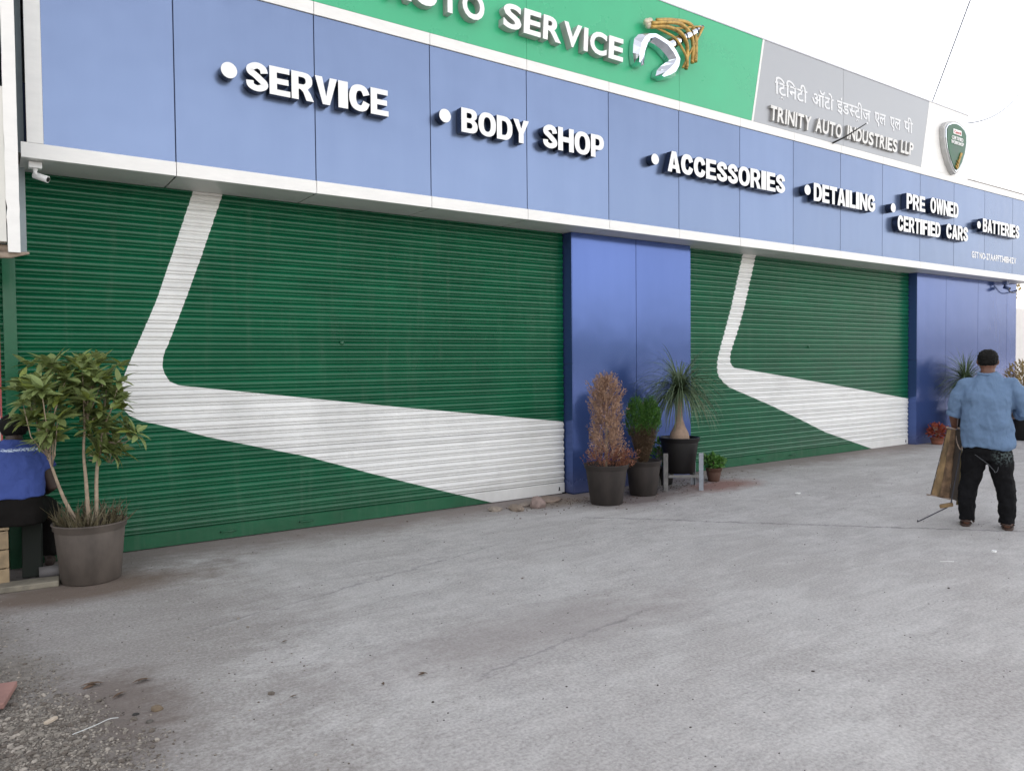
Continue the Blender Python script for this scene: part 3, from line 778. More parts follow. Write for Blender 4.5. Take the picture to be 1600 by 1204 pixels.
def cctv(x, y, z, yaw, label, mat):
    r = empty('security_camera', (x, y, z), 0, label, 'security camera', 'cameras under the soffit')
    boxo('junction_box', mat, r, -.055, .055, -.045, .045, -.062, -.002, bevel=.006)
    b = bmesh.new(); tube(b, [(0, 0, -.05), (0, 0, -.10), (.02, 0, -.125)], [.022, .016, .016], 12); obj('arm', b, mat, r, smooth=True)
    d = Vector((math.sin(yaw), -math.cos(yaw), -.35)).normalized(); c = Vector((.04, 0, -.135))
    b = bmesh.new(); tube(b, [c-d*.06, c+d*.075], .032, 20); h = obj('housing', b, mat, r, smooth=True); h.data.polygons.foreach_set('use_smooth', [len(p.vertices) < 6 for p in h.data.polygons])
    b = bmesh.new(); tube(b, [c+d*.0745, c+d*.079], .024, 20); obj('lens', b, M_black, r)
    return r
cc_ = cctv(.345, .12, ZB0, 1.0, 'white bullet security camera under the left end of the soffit', M_letterface)
cc_.scale = (.82, .82, .82)
cctv(17.42, .20, ZB0, -.3, 'dark bullet security camera under the right end of the soffit', plain('camera_blue_grey', (.10,.14,.28,1), .4))
b = bmesh.new(); tube(b, cr([(17.47, .25, 3.17), (17.8, .25, 3.03), (18.2, .3, 3.08), (18.6, .5, 3.2)]), .012, 6)
tag(obj('cable', b, M_black, smooth=True), 'loose dark cable drooping from the camera at the right end', 'cable')

# ------------------------------------------------------------------ neighbours at the left and right edges
nb = empty('neighbour_building', (-3, 1, 0), 0, 'grey rendered neighbouring building with blue and white banded front at far left', 'building')
def nbo(*a, name='wall', mat=M_plaster): 
    x0, x1, y0, y1, z0, z1 = a; return boxo(name, mat, nb, x0+3, x1+3, y0-1, y1-1, z0, z1)
nbo(-7, .085, .75, 12, 0, 8.5)
nbo(-7, .112, .62, .745, 2.55, 8.5, name='upper_front', mat=plain('blue_grey_cladding', (.34,.39,.43,1), .5, var=.08, scale=2))
M_bb = plain('blue_wall_paint', (.09,.15,.30,1), .7, var=.15); M_bw = plain('white_wall_paint', (.68,.67,.64,1), .7, var=.08)
for k in range(12): nbo(-1.6, .10, .64, .745, .01+k*.205, .01+(k+1)*.205-.002, name='painted_band', mat=(M_bw if k % 2 else M_bb))
b = bmesh.new(); tube(b, [(.092, .60, 0), (.092, .60, 2.0)], .014, 10); tag(obj('red_pipe', b, plain('red_pipe_paint', (.42,.07,.06,1), .5), smooth=True), 'thin red vertical pipe in front of the banded wall at far left', 'pipe')
boxo('side_post', plain('grey_green_post', (.30,.35,.37,1), .5), nb, .155+3, .285+3, .36-1, .48-1, 2.56, 7.5)
ls = empty('box_sign', (-.9, -.6, 2.4), 0, 'tall cream box sign with white peeling edge strip at the left edge', 'sign')
boxo('sign_face', plain('cream_sheet', (.66,.65,.60,1), .6, var=.06, scale=2), ls, -.8, 1.03, -.05, .10, .10, 1.15)
boxo('sign_window', plain('pale_glazing', (.55,.62,.66,1), .15, var=.05), ls, -.8, 1.01, -.045, .10, 1.16, 3.6)
b = bmesh.new(); rnd = random.Random(5); rows = []
for i in range(60):
    z = .03+i*.06; j = .006*noise.noise(Vector((0, 0, z*6)))+(.012*noise.noise(Vector((3, 0, z*14))) if z < .5 else 0)
    xl = 1.03+.012*(z < .6)*(.6-z)+j; xr = 1.108+.3*j
    rows.append([b.verts.new(p) for p in ((xl, -.055, z), (xr, -.06, z), (xr, .10, z), (xl, .10, z))])
for u, v in zip(rows, rows[1:]):
    for k in range(4): b.faces.new((u[k], u[(k+1)%4], v[(k+1)%4], v[k]))
b.faces.new(rows[0]); b.faces.new(rows[-1])
obj('edge_strip', b, M_white, ls, smooth=False)
b = bmesh.new(); tube(b, [(.6, 0, .0), (1.05, 0, .015), (1.16, -.02, .035)], [.03, .022, .008], 8); tube(b, [(-.6, .05, .04), (1.05, .05, .06)], .035, 8)
obj('rusty_bracket', b, plain('rusty_steel', (.30,.24,.19,1), .8, var=.4, scale=20), ls)

rw = empty('boundary_wall', (18.5, 1.2, 0), 0, 'white painted boundary wall beyond the right end of the workshop', 'wall')
boxo('wall_face', plain('white_limewash', (.72,.69,.66,1), .85, var=.06, scale=3), rw, .0, 9, 0, .2, 0, 2.85)
boxo('pillar', plain('white_post_paint', (.80,.76,.70,1), .7, var=.05), rw, -.12, .16, -.35, -.1, 0, 3.35)
boxo('green_notice', plain('green_notice_sheet', (.06,.33,.15,1), .5), rw, .35, 1.6, -.035, -.006, 2.08, 2.40)
boxo('white_patch', M_letterface, rw, .42, 1.5, -.04, -.036, 2.18, 2.30)

# ------------------------------------------------------------------ plants and pots
def leafmat(name, c, tr=.25, var=.35):
    t = NT(name); oi = t.n('ShaderNodeNewGeometry')
    f = t.noise(t.co(), 9, 4)
    isl = oi.outputs['Random Per Island']
    a = tuple(x*(1-var) for x in c[:3])+(1,); b_ = tuple(min(1, x*(1+var)) for x in c[:3])+(1,)
    cc = t.mix(isl, a, b_); cc = t.mix(t.math('MULTIPLY', f, .4), cc, (c[0]*1.5, c[1]*1.1, c[2]*.8, 1))
    t.set(Base_Color=cc, Roughness=.5)
    t.p.inputs['Subsurface Weight'].default_value = 0
    tl = t.n('ShaderNodeBsdfTranslucent'); t.l(cc, tl.inputs[0]); mx = t.n('ShaderNodeMixShader', i_0=tr)
    out = t.t.nodes['Material Output']; t.l(t.p.outputs[0], mx.inputs[1]); t.l(tl.outputs[0], mx.inputs[2]); t.l(mx.outputs[0], out.inputs[0])
    return t.m
ML_broad = leafmat('broad_green_leaf', (.20, .27, .10, 1))
ML_pale = leafmat('yellow_green_leaf', (.20, .26, .06, 1))
ML_palm = leafmat('grey_green_palm_leaf', (.09, .14, .075, 1), .2)
ML_thuja = leafmat('bright_thuja_leaf', (.05, .15, .018, 1), .25)
ML_thujad = leafmat('brown_thuja_leaf', (.10, .07, .042, 1), .2)
ML_dry = leafmat('dry_tan_twig', (.34, .23, .165, 1), .25)
ML_dryred = leafmat('dry_red_leaf', (.20, .085, .05, 1), .2)
ML_small = leafmat('small_green_leaf', (.06, .17, .03, 1), .2)
ML_gold = leafmat('golden_brown_leaf', (.25, .19, .07, 1), .2)
ML_fern = leafmat('dry_fern_leaf', (.11, .10, .06, 1), .2)
M_bark = plain('pale_bark', (.32, .25, .18, 1), .85, var=.3, scale=25, bump=.004)
M_potb = plain('weathered_black_pot', (.034, .027, .024, 1), .8, var=.5, scale=5, bump=.002, bscale=30, oscale=(1,1,.4))
M_potk = plain('black_pot', (.006, .005, .005, 1), .5, var=.3, scale=5)
M_terra = plain('terracotta_pot', (.20, .07, .04, 1), .8, var=.25)
M_soil = plain('potting_soil', (.06, .042, .03, 1), .95, var=.4, scale=20, bump=.02, bscale=30)

def pot(parent, rt_, rb, h, mat, rim=.03, n=40):
    b = bmesh.new()
    lathe(b, [(rb*.93, 0), (rb, .008), (rb+(rt_-rb)*.80, h-.065), (rt_-.010, h-.055), (rt_+.004, h-.045), (rt_+.006, h-.012), (rt_+.014, h-.006), (rt_+.014, h), (rt_-.006, h+.001), (rt_-.016, h-.02), (rt_-.03, h-.06), (rt_*.6, h-.075)], n, cap=False)
    b.faces.new([v for v in b.verts[:n]][::-1])
    p = obj('pot', b, mat, parent, smooth=True)
    b = bmesh.new(); rr = [[b.verts.new((r_*math.cos(6.2832*i/24), r_*math.sin(6.2832*i/24), h-.05+.015*noise.noise(Vector((r_*20*math.cos(i), r_*20*math.sin(i), h))))) for i in range(24)] for r_ in (rt_-.02, rt_*.6, rt_*.25)]
    for u, v in zip(rr, rr[1:]):
        for k in range(24): b.faces.new((u[k], u[(k+1)%24], v[(k+1)%24], v[k]))
    b.faces.new(rr[-1]); obj('soil', b, M_soil, parent, smooth=True)
    return p
def leaf(V, F, p, d, nrm, L, W, curl=.15, seg=3, rnd=random):
    d = d.normalized(); s = d.cross(nrm)
    if s.length < 1e-4: s = d.cross(Vector((1, 0, .1)))
    s.normalize(); u = s.cross(d).normalized()
    b = len(V); ws = [0.12, .8, 1, .72, 0.05] if seg == 3 else [.2, 1, .1]
    m = len(ws)
    for i, w in enumerate(ws):
        t = i/(m-1); c = p+d*L*t-u*curl*L*t*t
        V.append(tuple(c-s*W*w/2+u*W*.12*w)); V.append(tuple(c)); V.append(tuple(c+s*W*w/2+u*W*.12*w))
    for i in range(m-1):
        a = b+i*3
        F.append((a, a+1, a+4, a+3)); F.append((a+1, a+2, a+5, a+4))
def rv(rnd): 
    v = Vector((rnd.gauss(0, 1), rnd.gauss(0, 1), rnd.gauss(0, 1))); return v.normalized()

# big plant in front of the first shutter (leaf whorls at twig ends)
pl = empty('potted_plant', (.62, -.28, gz(.62, -.28)), .2, 'tall leafy green plant in a big weathered pot left of the first shutter', 'potted plant')
pot(pl, .248, .205, .45, plain('dusty_brown_pot', (.095, .078, .066, 1), .75, var=.45, scale=4, bump=.002, bscale=30, oscale=(1,1,.5)))
rnd = random.Random(11)
V, F, V2, F2 = [], [], [], []
bs = bmesh.new()
stems = [((.0, .02, .40), (-.02, .0, .75), (-.03, 0, 1.05), (.02, 0, 1.5)), ((.05, 0, .40), (.055, .0, .80), (.10, 0, 1.1), (.14, 0, 1.45)), ((-.05, .05, .40), (-.16, .02, .62), (-.24, .02, .88), (-.35, 0, 1.3))]
for s_ in stems:
    P = cr(s_, 5); tube(bs, P, [.017-.011*i/(len(P)-1) for i in range(len(P))], 8)
crot = -YAW
tips = []
for _ in range(100):
    # crown: a wide top and a smaller lower right cluster
    q = rnd.random()
    if q < .66: c = Vector((rnd.uniform(-.46, .25), rnd.gauss(0, .13), rnd.gauss(1.40, .14)+.06))
    elif q < .94: c = Vector((rnd.gauss(.11, .09), rnd.gauss(0, .10), rnd.uniform(.95, 1.3)))
    else: c = Vector((rnd.gauss(-.30, .06), rnd.gauss(0, .1), rnd.uniform(1.0, 1.2)))
    if c.x < -.33: c.z = min(max(c.z, 1.26), 1.52)
    c.z = min(c.z, 1.66)
    tips.append(c)
    st_ = stems[0 if abs(c.x) < .12 else (1 if c.x > 0 else 2)]; base = Vector(st_[2]).lerp(Vector(st_[3]), rnd.uniform(0, .9)); base.z = min(base.z, c.z-.06)
    mid = base.lerp(c, .55)+Vector((rnd.gauss(0, .02), rnd.gauss(0, .02), -.05))
    if rnd.random() < .5: tube(bs, [base, mid, c], [.005, .004, .003], 5)
    ax = (c-Vector((0, 0, 1.05))).normalized()*.5+Vector((0, 0, .6)); ax.normalize()
    for k in range(rnd.randint(9, 14)):
        a = k*2.4+rnd.random(); e = rnd.uniform(-.2, 1.1)
        s1 = ax.cross(Vector((.3, .9, .1))).normalized(); s2 = ax.cross(s1)
        d = (s1*math.cos(a)+s2*math.sin(a))*math.cos(e)+ax*math.sin(e)*.9
        tgt = (V2, F2) if rnd.random() < .2 else (V, F)
        leaf(*tgt, c+rv(rnd)*.015, d, ax, rnd.uniform(.10, .165), rnd.uniform(.040, .062), rnd.uniform(.05, .3))
Vf, Ff = [], []
for _ in range(260):
    a = rnd.random()*6.28; r_ = .22*math.sqrt(rnd.random()); p = Vector((r_*math.cos(a), r_*math.sin(a), .40))
    d = Vector((math.cos(a)*.35+rnd.gauss(0, .35), math.sin(a)*.35+rnd.gauss(0, .35), 1))
    leaf(Vf, Ff, p, d, rv(rnd), rnd.uniform(.08, .24), .012, rnd.uniform(0, .5), 2)
obj('stem', bs, M_bark, pl, smooth=True)
for o_, (a_, b_, m_) in (('foliage', (V, F, ML_broad)), ('young_foliage', (V2, F2, ML_pale)), ('dry_undergrowth', (Vf, Ff, ML_fern))):
    obj(o_, (a_, b_), m_, pl)

# dead conifer in a pot
def feather(V, F, p, d, L, rnd, seglen=.014, W=.006, droop=.1, n=6):
    d = d.normalized()
    for i in range(n):
        t = i/n; q = p+d*L*t
        for s in (-1, 1):
            e = (d*.9+rv(rnd)*.75).normalized()
            leaf(V, F, q, e, rv(rnd), L*.34*(1-.4*t)*rnd.uniform(.7, 1.3), W*1.5, .1, 2)
def conifer(label, loc, H, rfun, mats, seed, count, rt_, rb, ph, lean=0, twoheads=False, leafL=(.06, .13), split=None):
    r = empty('potted_plant', loc, 0, label, 'potted plant', 'plants in pots along the middle pier')
    pot(r, rt_, rb, ph, M_potb)
    rnd = random.Random(seed); A = [[], []]; B = [[], []]
    bs = bmesh.new(); tube(bs, [(0, 0, ph-.08), (.01, 0, ph+H*.5), (0, 0, ph+H*.88)], [.016, .012, .004], 7)
    for _ in range(count):
        t = rnd.random()**.9; z = ph-.03+t*H
        c = Vector((0, 0, z)); a = rnd.random()*6.28; rad = rfun(t, a)
        k = math.sqrt(rnd.random()); p = c+Vector((math.cos(a)*rad*k, math.sin(a)*rad*k, 0))
        if twoheads:
            # two rounded heads, side by side across the line of sight
            side = 1 if rnd.random() < .52 else -1
            p = Vector((side*.088*min(1, t*1.5), 0, z))*1.0
            top = 1-.18*(k**2); p = Vector((side*.088*min(1, t*1.6)+math.cos(a)*rad*k, math.sin(a)*rad*k, ph-.03+t*H*top))
            p = Vector((p.x*math.cos(-YAW)-p.y*math.sin(-YAW), p.x*math.sin(-YAW)+p.y*math.cos(-YAW), p.z))
        d = Vector((math.cos(a)*.55, math.sin(a)*.55, 1.0))+rv(rnd)*.35
        w = 0 if (split is None or split(t+rnd.gauss(0, .06))) else 1
        feather(A[w], B[w], p, d, rnd.uniform(*leafL), rnd, n=4)
    obj('stem', bs, M_bark, r, smooth=True)
    obj('foliage', (A[0], B[0]), mats[0], r)
    if A[1]: obj('lower_foliage', (A[1], B[1]), mats[1], r)
    return r
conifer('dead tan conifer in a broad weathered pot, foremost by the middle pier', (5.87, -.33, gz(5.87, -.33)), 1.0,
        lambda t, a: (.185-.055*t)*(1 if t < .9 else (1.05-t)/.15)*(1.0+.45*math.sin(3*a+9*t)*math.sin(14*t+a))+.03*(t < .2), [ML_dry, ML_dryred], 21, 1250, .25, .185, .46, leafL=(.07, .15), split=lambda t: t > .14)
conifer('small conifer with two bright green heads in a dark pot beside the dead one', (6.58, -.21, gz(6.58, -.21)), .80,
        lambda t, a: .05+.065*min(1, max(0, (t-.15)*2)) if t < .93 else .085, [ML_thuja, ML_thujad], 5, 4200, .215, .165, .42, twoheads=True, leafL=(.03, .07), split=lambda t: t > .56)
# reddish dead side shoots at the right of the dead plant
V, F = [], []
rnd = random.Random(9)
for _ in range(140):
    p = Vector((5.87+rnd.gauss(.16, .07), -.33+rnd.gauss(-.10, .06), rnd.uniform(.43, .60))); feather(V, F, p, Vector((.5, -.3, .5))+rv(rnd)*.6, rnd.uniform(.04, .10), rnd, n=3, W=.008)
o = obj('dry_side_shoots', (V, F), ML_dryred)
for ob in bpy.data.objects:
    if ob.get('label', '').startswith('dead tan conifer'):
        o.parent = ob; o.location = (-ob.location.x, -ob.location.y, -ob.location.z)

# ponytail palm on a steel stand
def palm(loc, label, group, H, pr, ph, seed, nl, Rl, stemr=.15, grow=1.0, col=ML_palm):
    r = empty('potted_palm', loc, 0, label, 'potted palm', group)
    pot(r, pr, pr*.74, ph, M_potk)
    b = bmesh.new()
    lathe(b, [(stemr*.9, ph-.06), (stemr, ph-.01), (stemr*.92, ph+.05), (stemr*.60, ph+.13), (stemr*.36, ph+.22), (stemr*.27, ph+.34), (stemr*.24, ph+H*.9), (stemr*.2, ph+H)], 18)
    obj('swollen_trunk', b, plain('trunk_skin', (.32, .225, .165, 1), .85, var=.25, scale=18, bump=.01, bscale=40), r, smooth=True)
    rnd = random.Random(seed); V, F = [], []
    for i in range(nl):
        a = rnd.random()*6.28; e0 = rnd.uniform(-.25, 1.35); L = Rl*rnd.uniform(.7, 1.25)
        d0 = Vector((math.cos(a)*math.cos(e0), math.sin(a)*math.cos(e0), math.sin(e0)))
        p = Vector((0, 0, ph+H-.02+rnd.uniform(-.03, .05))); d = d0.copy(); m = 9; w = rnd.uniform(.012, .022)
        s = d.cross(Vector((0, 0, 1)))
        s = s.normalized() if s.length > .05 else Vector((1, 0, 0))
        s = (s+rv(rnd)*.35).normalized(); bidx = len(V); g_ = rnd.uniform(.10, .26)*grow
        for k in range(m):
            ww = w*(1-k/(m-1))**.6
            V.append(tuple(p-s*ww/2)); V.append(tuple(p+s*ww/2)); p = p+d*L/(m-1); d = (d+Vector((0, 0, -g_))).normalized()
        for k in range(m-1): a_ = bidx+2*k; F.append((a_, a_+1, a_+3, a_+2))
    obj('foliage', (V, F), col, r)
    return r
SX, SY = 7.21, -.22
gzs = gz(SX, SY)
palm((SX, SY, gzs+.20), 'ponytail palm with swollen trunk in a black pot on a steel stand', 'potted ponytail palms', .58, .245, .45, 4, 520, .68, stemr=.125, grow=1.45)
st = empty('plant_stand', (SX, SY, gzs), -YAW, 'low grey steel stand of four upright legs carrying the ponytail palm pot', 'plant stand')
M_steel = plain('pale_painted_steel', (.24, .26, .29, 1), .5, metal=.2, var=.2, scale=15)
M_steel2 = plain('grey_worn_steel', (.15, .145, .14, 1), .6, metal=.2, var=.3, scale=15)
for sx_ in (-1, 1):
    for sy_ in (-1, 1):
        b = bmesh.new(); x, y = sx_*.22, sy_*.22
        box(b, x-.028, x+.028, y-.003, y+.003, 0, .47); box(b, x+sx_*.022, x+sx_*.028, min(y, y-sy_*.05)+.0035*(sy_ > 0 and -1 or 1)*0, max(y, y-sy_*.05)-.0035, 0, .468)
        obj('leg', b, M_steel if sx_ > 0 else M_steel2, st)
for sy_ in (-1, 1): boxo('crossbar', M_steel2, st, -.19, .19, sy_*.22-.012, sy_*.22+.012, .165, .20)
for sx_ in (-1, 1): boxo('crossbar', M_steel2, st, sx_*.16-.012, sx_*.16+.012, -.206, .206, .166, .199)
palm((15.15, -.05, gz(15.15, -.05)+.30), 'ponytail palm standing behind the man against the second pier', 'potted ponytail palms', .40, .27, .46, 8, 380, .62)
bs = empty('plant_stand', (15.15, -.05, gz(15.15, -.05)), 0, 'black stand under the palm behind the standing man', 'plant stand')
for a in range(4):
    b = bmesh.new(); x, y = .17*math.cos(a*1.57+.78), .17*math.sin(a*1.57+.78); tube(b, [(x*1.15, y*1.15, 0), (x, y, .28)], .016, 8); obj('leg', b, M_black, bs, smooth=True)
b = bmesh.new(); lathe(b, [(.20, .275), (.20, .298)], 24); obj('ring_top', b, M_black, bs)

def bush(loc, label, cat, pr, pb, ph, mat, potmat, seed, n, rad, hh, L=(.04, .08), W=.03, group=None, name='potted_plant'):
    r = empty(name, loc, 0, label, cat, group)
    if ph: pot(r, pr, pb, ph, potmat, n=28)
    rnd = random.Random(seed); V, F = [], []; b = bmesh.new()
    for _ in range(max(4, n//40)):
        q = rv(rnd); tube(b, [(0, 0, max(0, ph-.06)), (q.x*rad*.4, q.y*rad*.4, ph+hh*.4), (q.x*rad*.8, q.y*rad*.8, ph+hh*.8)], [.008, .006, .003], 5)
    for _ in range(n):
        q = rv(rnd)*rnd.random()**.4; p = Vector((q.x*rad, q.y*rad, ph+hh*.5+q.z*hh*.5)); leaf(V, F, p, q+rv(rnd)*.7+Vector((0, 0, .3)), rv(rnd), rnd.uniform(*L), W, .2)
    obj('stem', b, M_bark, r, smooth=True); obj('foliage', (V, F), mat, r)
    return r
bush((7.93, -.16, gz(7.93, -.16)), 'small terracotta pot of bright green leaves right of the steel stand', 'potted plant', .10, .075, .18, ML_small, plain('dull_brown_pot', (.09,.045,.03,1), .8), 31, 260, .14, .16, group='plants in pots along the middle pier')
bush((7.28, .12, gz(7.3, .12)), 'leafy green plant half hidden behind the steel stand', 'potted plant', .14, .11, .22, ML_small, M_potk, 33, 300, .2, .38, group='plants in pots along the middle pier')
rf = bush((14.50, .14, gz(14.5, .1)), 'small plant with red and orange leaves at the foot of the second pier', 'potted plant', .11, .09, .12, leafmat('red_orange_leaf', (.24, .045, .02, 1)), M_terra, 35, 300, .15, .26)
bush((16.55, -.55, gz(16.5, -.5)), 'brownish bushy plant in a black pot at the right edge behind the man', 'potted plant', .30, .24, .50, ML_gold, M_potk, 37, 1300, .42, 1.05, L=(.06, .14), W=.022)

# small tree over the boundary wall
tr = empty('tree', (20.5, 2.6, 0), 0, 'sunlit golden brown tree rising behind the white boundary wall', 'tree')
rnd = random.Random(41); V, F = [], []; b = bmesh.new(); tube(b, cr([(0, 0, 0), (.1, 0, 1.6), (-.1, 0, 3), (.2, .1, 4.2)]), .08, 8)
for _ in range(14):
    q = rv(rnd); q.z = abs(q.z); tube(b, [(0, 0, 2.2+rnd.random()), (q.x*.8, q.y*.8, 3.0+q.z), (q.x*1.4, q.y*1.4, 3.2+q.z*1.4)], [.035, .02, .008], 6)
for _ in range(4200):
    q = rv(rnd)*rnd.random()**.35; p = Vector((q.x*1.6, q.y*1.5, 3.55+q.z*1.0))
    if noise.noise(p*1.7) < -.12: continue
    leaf(V, F, p, rv(rnd), rv(rnd), rnd.uniform(.10, .2), .06, .2)
obj('trunk', b, M_bark, tr, smooth=True); obj('crown', (V, F), ML_gold, tr)
# trees and a low wall across the street (behind the camera, seen in the glossy panels)
tw = boxo('street_wall', plain('street_wall_paint', (.16,.15,.13,1), .9), None, -40, 70, -36, -35.7, 0, 1.7)
tag(tw, 'long low wall on the far side of the street behind the viewer', 'wall')
rnd = random.Random(43); V, F = [], []
for k in range(16):
    cx = -30+k*6.3+rnd.uniform(-1.5, 1.5); hgt = rnd.uniform(2.6, 4.0); cy = -38+rnd.uniform(-1, 1)
    for _ in range(420):
        q = rv(rnd)*rnd.random()**.3; p = Vector((cx+q.x*3.6, cy+q.y*2.2, hgt*.55+q.z*hgt*.55)); leaf(V, F, p, rv(rnd), rv(rnd), rnd.uniform(.5, .9), .4, .2)
tag(obj('treeline', (V, F), leafmat('street_tree_leaf', (.05,.08,.03,1))), 'belt of trees across the street behind the viewer', 'trees', kind='stuff')

# ------------------------------------------------------------------ people
M_skin = plain('brown_skin', (.12, .05, .03, 1), .5, var=.1, scale=12)
M_hair = plain('black_hair', (.004, .0035, .003, 1), .7, var=.3, scale=60, bump=.004, bscale=120, spec=.2)
def cloth(name, c, var=.12, sc=7, fold=.02, mottled=None):
    t = NT(name); v = t.co(); f = t.noise(v, sc, 6, .6, .6); wv = t.noise(t.co(scale=(1,1,1)), 380, 2)
    cc = t.mix(t.ramp(f, [(.3, 0.), (.7, 1.)]), tuple(x*(1-var) for x in c[:3])+(1,), tuple(min(1, x*(1+var)) for x in c[:3])+(1,))
    if mottled:
        sep = t.n('ShaderNodeSeparateXYZ'); t.l(v, sep.inputs[0])
        dx = t.math('SUBTRACT', sep.outputs[0], mottled[0]); dz = t.math('SUBTRACT', sep.outputs[2], mottled[1])
        d = t.math('SQRT', t.math('ADD', t.math('MULTIPLY', dx, dx), t.math('MULTIPLY', dz, dz)))
        m = t.math('MULTIPLY', t.ramp(t.noise(v, 42, 4, .7), [(.48, 0.), (.58, 1.)]), t.ramp(d, [(.06, .9), (.12, 0.)]))
        cc = t.mix(m, cc, (.085, .11, .11, 1))
    t.set(Base_Color=cc, Roughness=.85); t.p.inputs['Specular IOR Level'].default_value = .2
    h = t.math('ADD', t.math('MULTIPLY', t.noise(t.co(scale=(1, 1, .45)), 9, 3, .5, 1.2), 1.0), t.math('MULTIPLY', wv, .02))
    h = t.math('ADD', h, t.math('MULTIPLY', t.noise(t.co(scale=(1.6, 1, .7), rot=(0, .6, 0)), 14, 3, .5, 1.5), .5))
    t.bump(h, .8, fold*.5)
    return t.m
def hand(bm, wrist, d, palm_n, side, L=.18, curl=.9):
    """palm and five tapering bent fingers; d along the hand, palm_n out of the palm, side towards the thumb"""
    d, palm_n, side = Vector(d).normalized(), Vector(palm_n).normalized(), Vector(side).normalized()
    w = Vector(wrist); k = L/.18
    ell_loft(bm, [(w-d*.02, .026*k, .020*k, side, palm_n), (w+d*.02*k, .032*k, .019*k, side, palm_n), (w+d*.06*k, .040*k, .017*k, side, palm_n), (w+d*.09*k, .040*k, .014*k, side, palm_n)], 14)
    for i, (off, ln) in enumerate(((.029, .068), (.010, .078), (-.010, .072), (-.029, .056))):
        p = w+d*.082*k+side*off*k; dd = d.copy(); P = [p]
        for q in range(3):
            a = curl*(.35+.3*q); dd = (d*math.cos(a)+palm_n*math.sin(a)).normalized(); p = p+dd*ln*k*(.42, .32, .26)[q]; P.append(p)
        tube(bm, P, [.0095*k, .009*k, .0082*k, .006*k], 8)
    p = w+d*.02*k+side*.026*k
    tube(bm, [p, p+(d*.5+side*.8).normalized()*.035*k, p+(d*.5+side*.8).normalized()*.035*k+(d*.8+palm_n*.6).normalized()*.034*k, p+(d*.5+side*.8).normalized()*.035*k+(d*.7+palm_n*.9).normalized()*.055*k], [.013*k, .011*k, .0095*k, .007*k], 8)

MX, MY = 7.95, -3.505
man = empty('person', (MX, MY, gz(MX, MY)), R(-66.5), 'stocky man in light blue shirt and dark trousers seen from behind on the yard', 'person')
bm = bmesh.new()
# torso, neck, head (tilted down a little, facing +y)
ell_loft(bm, [((0, .02, .78), .145, .11), ((0, .02, .92), .16, .12), ((0, .01, 1.10), .165, .115), ((0, 0, 1.28), .165, .10), ((0, 0, 1.37), .13, .08), ((0, .005, 1.42), .08, .065), ((0, .02, 1.50), .062, .062), ((0, .03, 1.56), .058, .062)], 20)
ell_loft(bm, [((0, .035, 1.525), .045, .055), ((0, .045, 1.55), .068, .08), ((0, .05, 1.59), .078, .094), ((0, .05, 1.635), .080, .098), ((0, .045, 1.675), .072, .088), ((0, .04, 1.70), .050, .062), ((0, .04, 1.712), .02, .03)], 20)
tube(bm, [(0, .145, 1.60), (0, .165, 1.585), (0, .15, 1.572)], [.008, .014, .009], 8)                 # nose
for s_ in (-1, 1):
    ell_loft(bm, [((s_*.079, .045, 1.575), .006, .012), ((s_*.086, .045, 1.59), .009, .018), ((s_*.088, .043, 1.612), .009, .019), ((s_*.083, .042, 1.63), .005, .010)], 10)   # ears
    tube(bm, [(s_*.036, .143, 1.612), (s_*.028, .146, 1.612)], .008, 6)
tube(bm, [(-.022, .143, 1.553), (0, .149, 1.553), (.022, .143, 1.553)], [.005, .008, .005], 6)
# arms
sl, el, wl_ = Vector((-.19, 0, 1.385)), Vector((-.285, .03, 1.12)), Vector((-.278, .12, .955))
tube(bm, [sl, sl.lerp(el, .4), el, el.lerp(wl_, .35), wl_], [.055, .052, .043, .042, .028], 12)
hand(bm, wl_, (.03, .25, -1), (.9, .25, .1), (-.1, 1, .2), .18, 1.1)
sr, er, wr_ = Vector((.19, 0, 1.39)), Vector((.30, .03, 1.13)), Vector((.19, .26, 1.06))
tube(bm, [sr, sr.lerp(er, .4), er, er.lerp(wr_, .35), wr_], [.055, .052, .043, .042, .028], 12)
hand(bm, wr_, (-.45, .85, -.1), (-.5, -.2, -.9), (-.6, -.3, .6), .18, 1.2)
# legs (skin below the trousers)
feet = [(-.165, .0, 0), (.165, -.02, 0)]
for s_, (fx, fy, _) in zip((-1, 1), feet):
    tube(bm, [(s_*.095, .02, .86), (s_*.115, .02, .60), (fx*.93, fy+.01, .42), (fx, fy-.01, .25), (fx, fy, .09), (fx, fy+.01, .05)], [.095, .085, .062, .058, .040, .038], 12)
    ell_loft(bm, [((fx, fy-.055, .045), .030, .026, (1, 0, 0), (0, 0, 1)), ((fx+s_*.004, fy-.02, .052), .037, .032, (1, 0, 0), (0, 0, 1)), ((fx+s_*.012, fy+.07, .045), .040, .026, (1, 0, 0), (0, 0, 1)), ((fx+s_*.022, fy+.14, .036), .046, .018, (1, 0, 0), (0, 0, 1)), ((fx+s_*.026, fy+.19, .032), .038, .013, (1, 0, 0), (0, 0, 1))], 14)
remeshed('body', bm, M_skin, man, .007, 3)
# hair cap
bm = bmesh.new()
ell_loft(bm, [((0, .012, 1.568), .060, .050), ((0, .020, 1.59), .080, .076), ((0, .036, 1.62), .087, .096), ((0, .042, 1.66), .086, .102), ((0, .044, 1.695), .072, .085), ((0, .044, 1.716), .048, .058), ((0, .044, 1.726), .02, .03)], 20)
remeshed('hair', bm, M_hair, man, .006, 2, .020, .014)
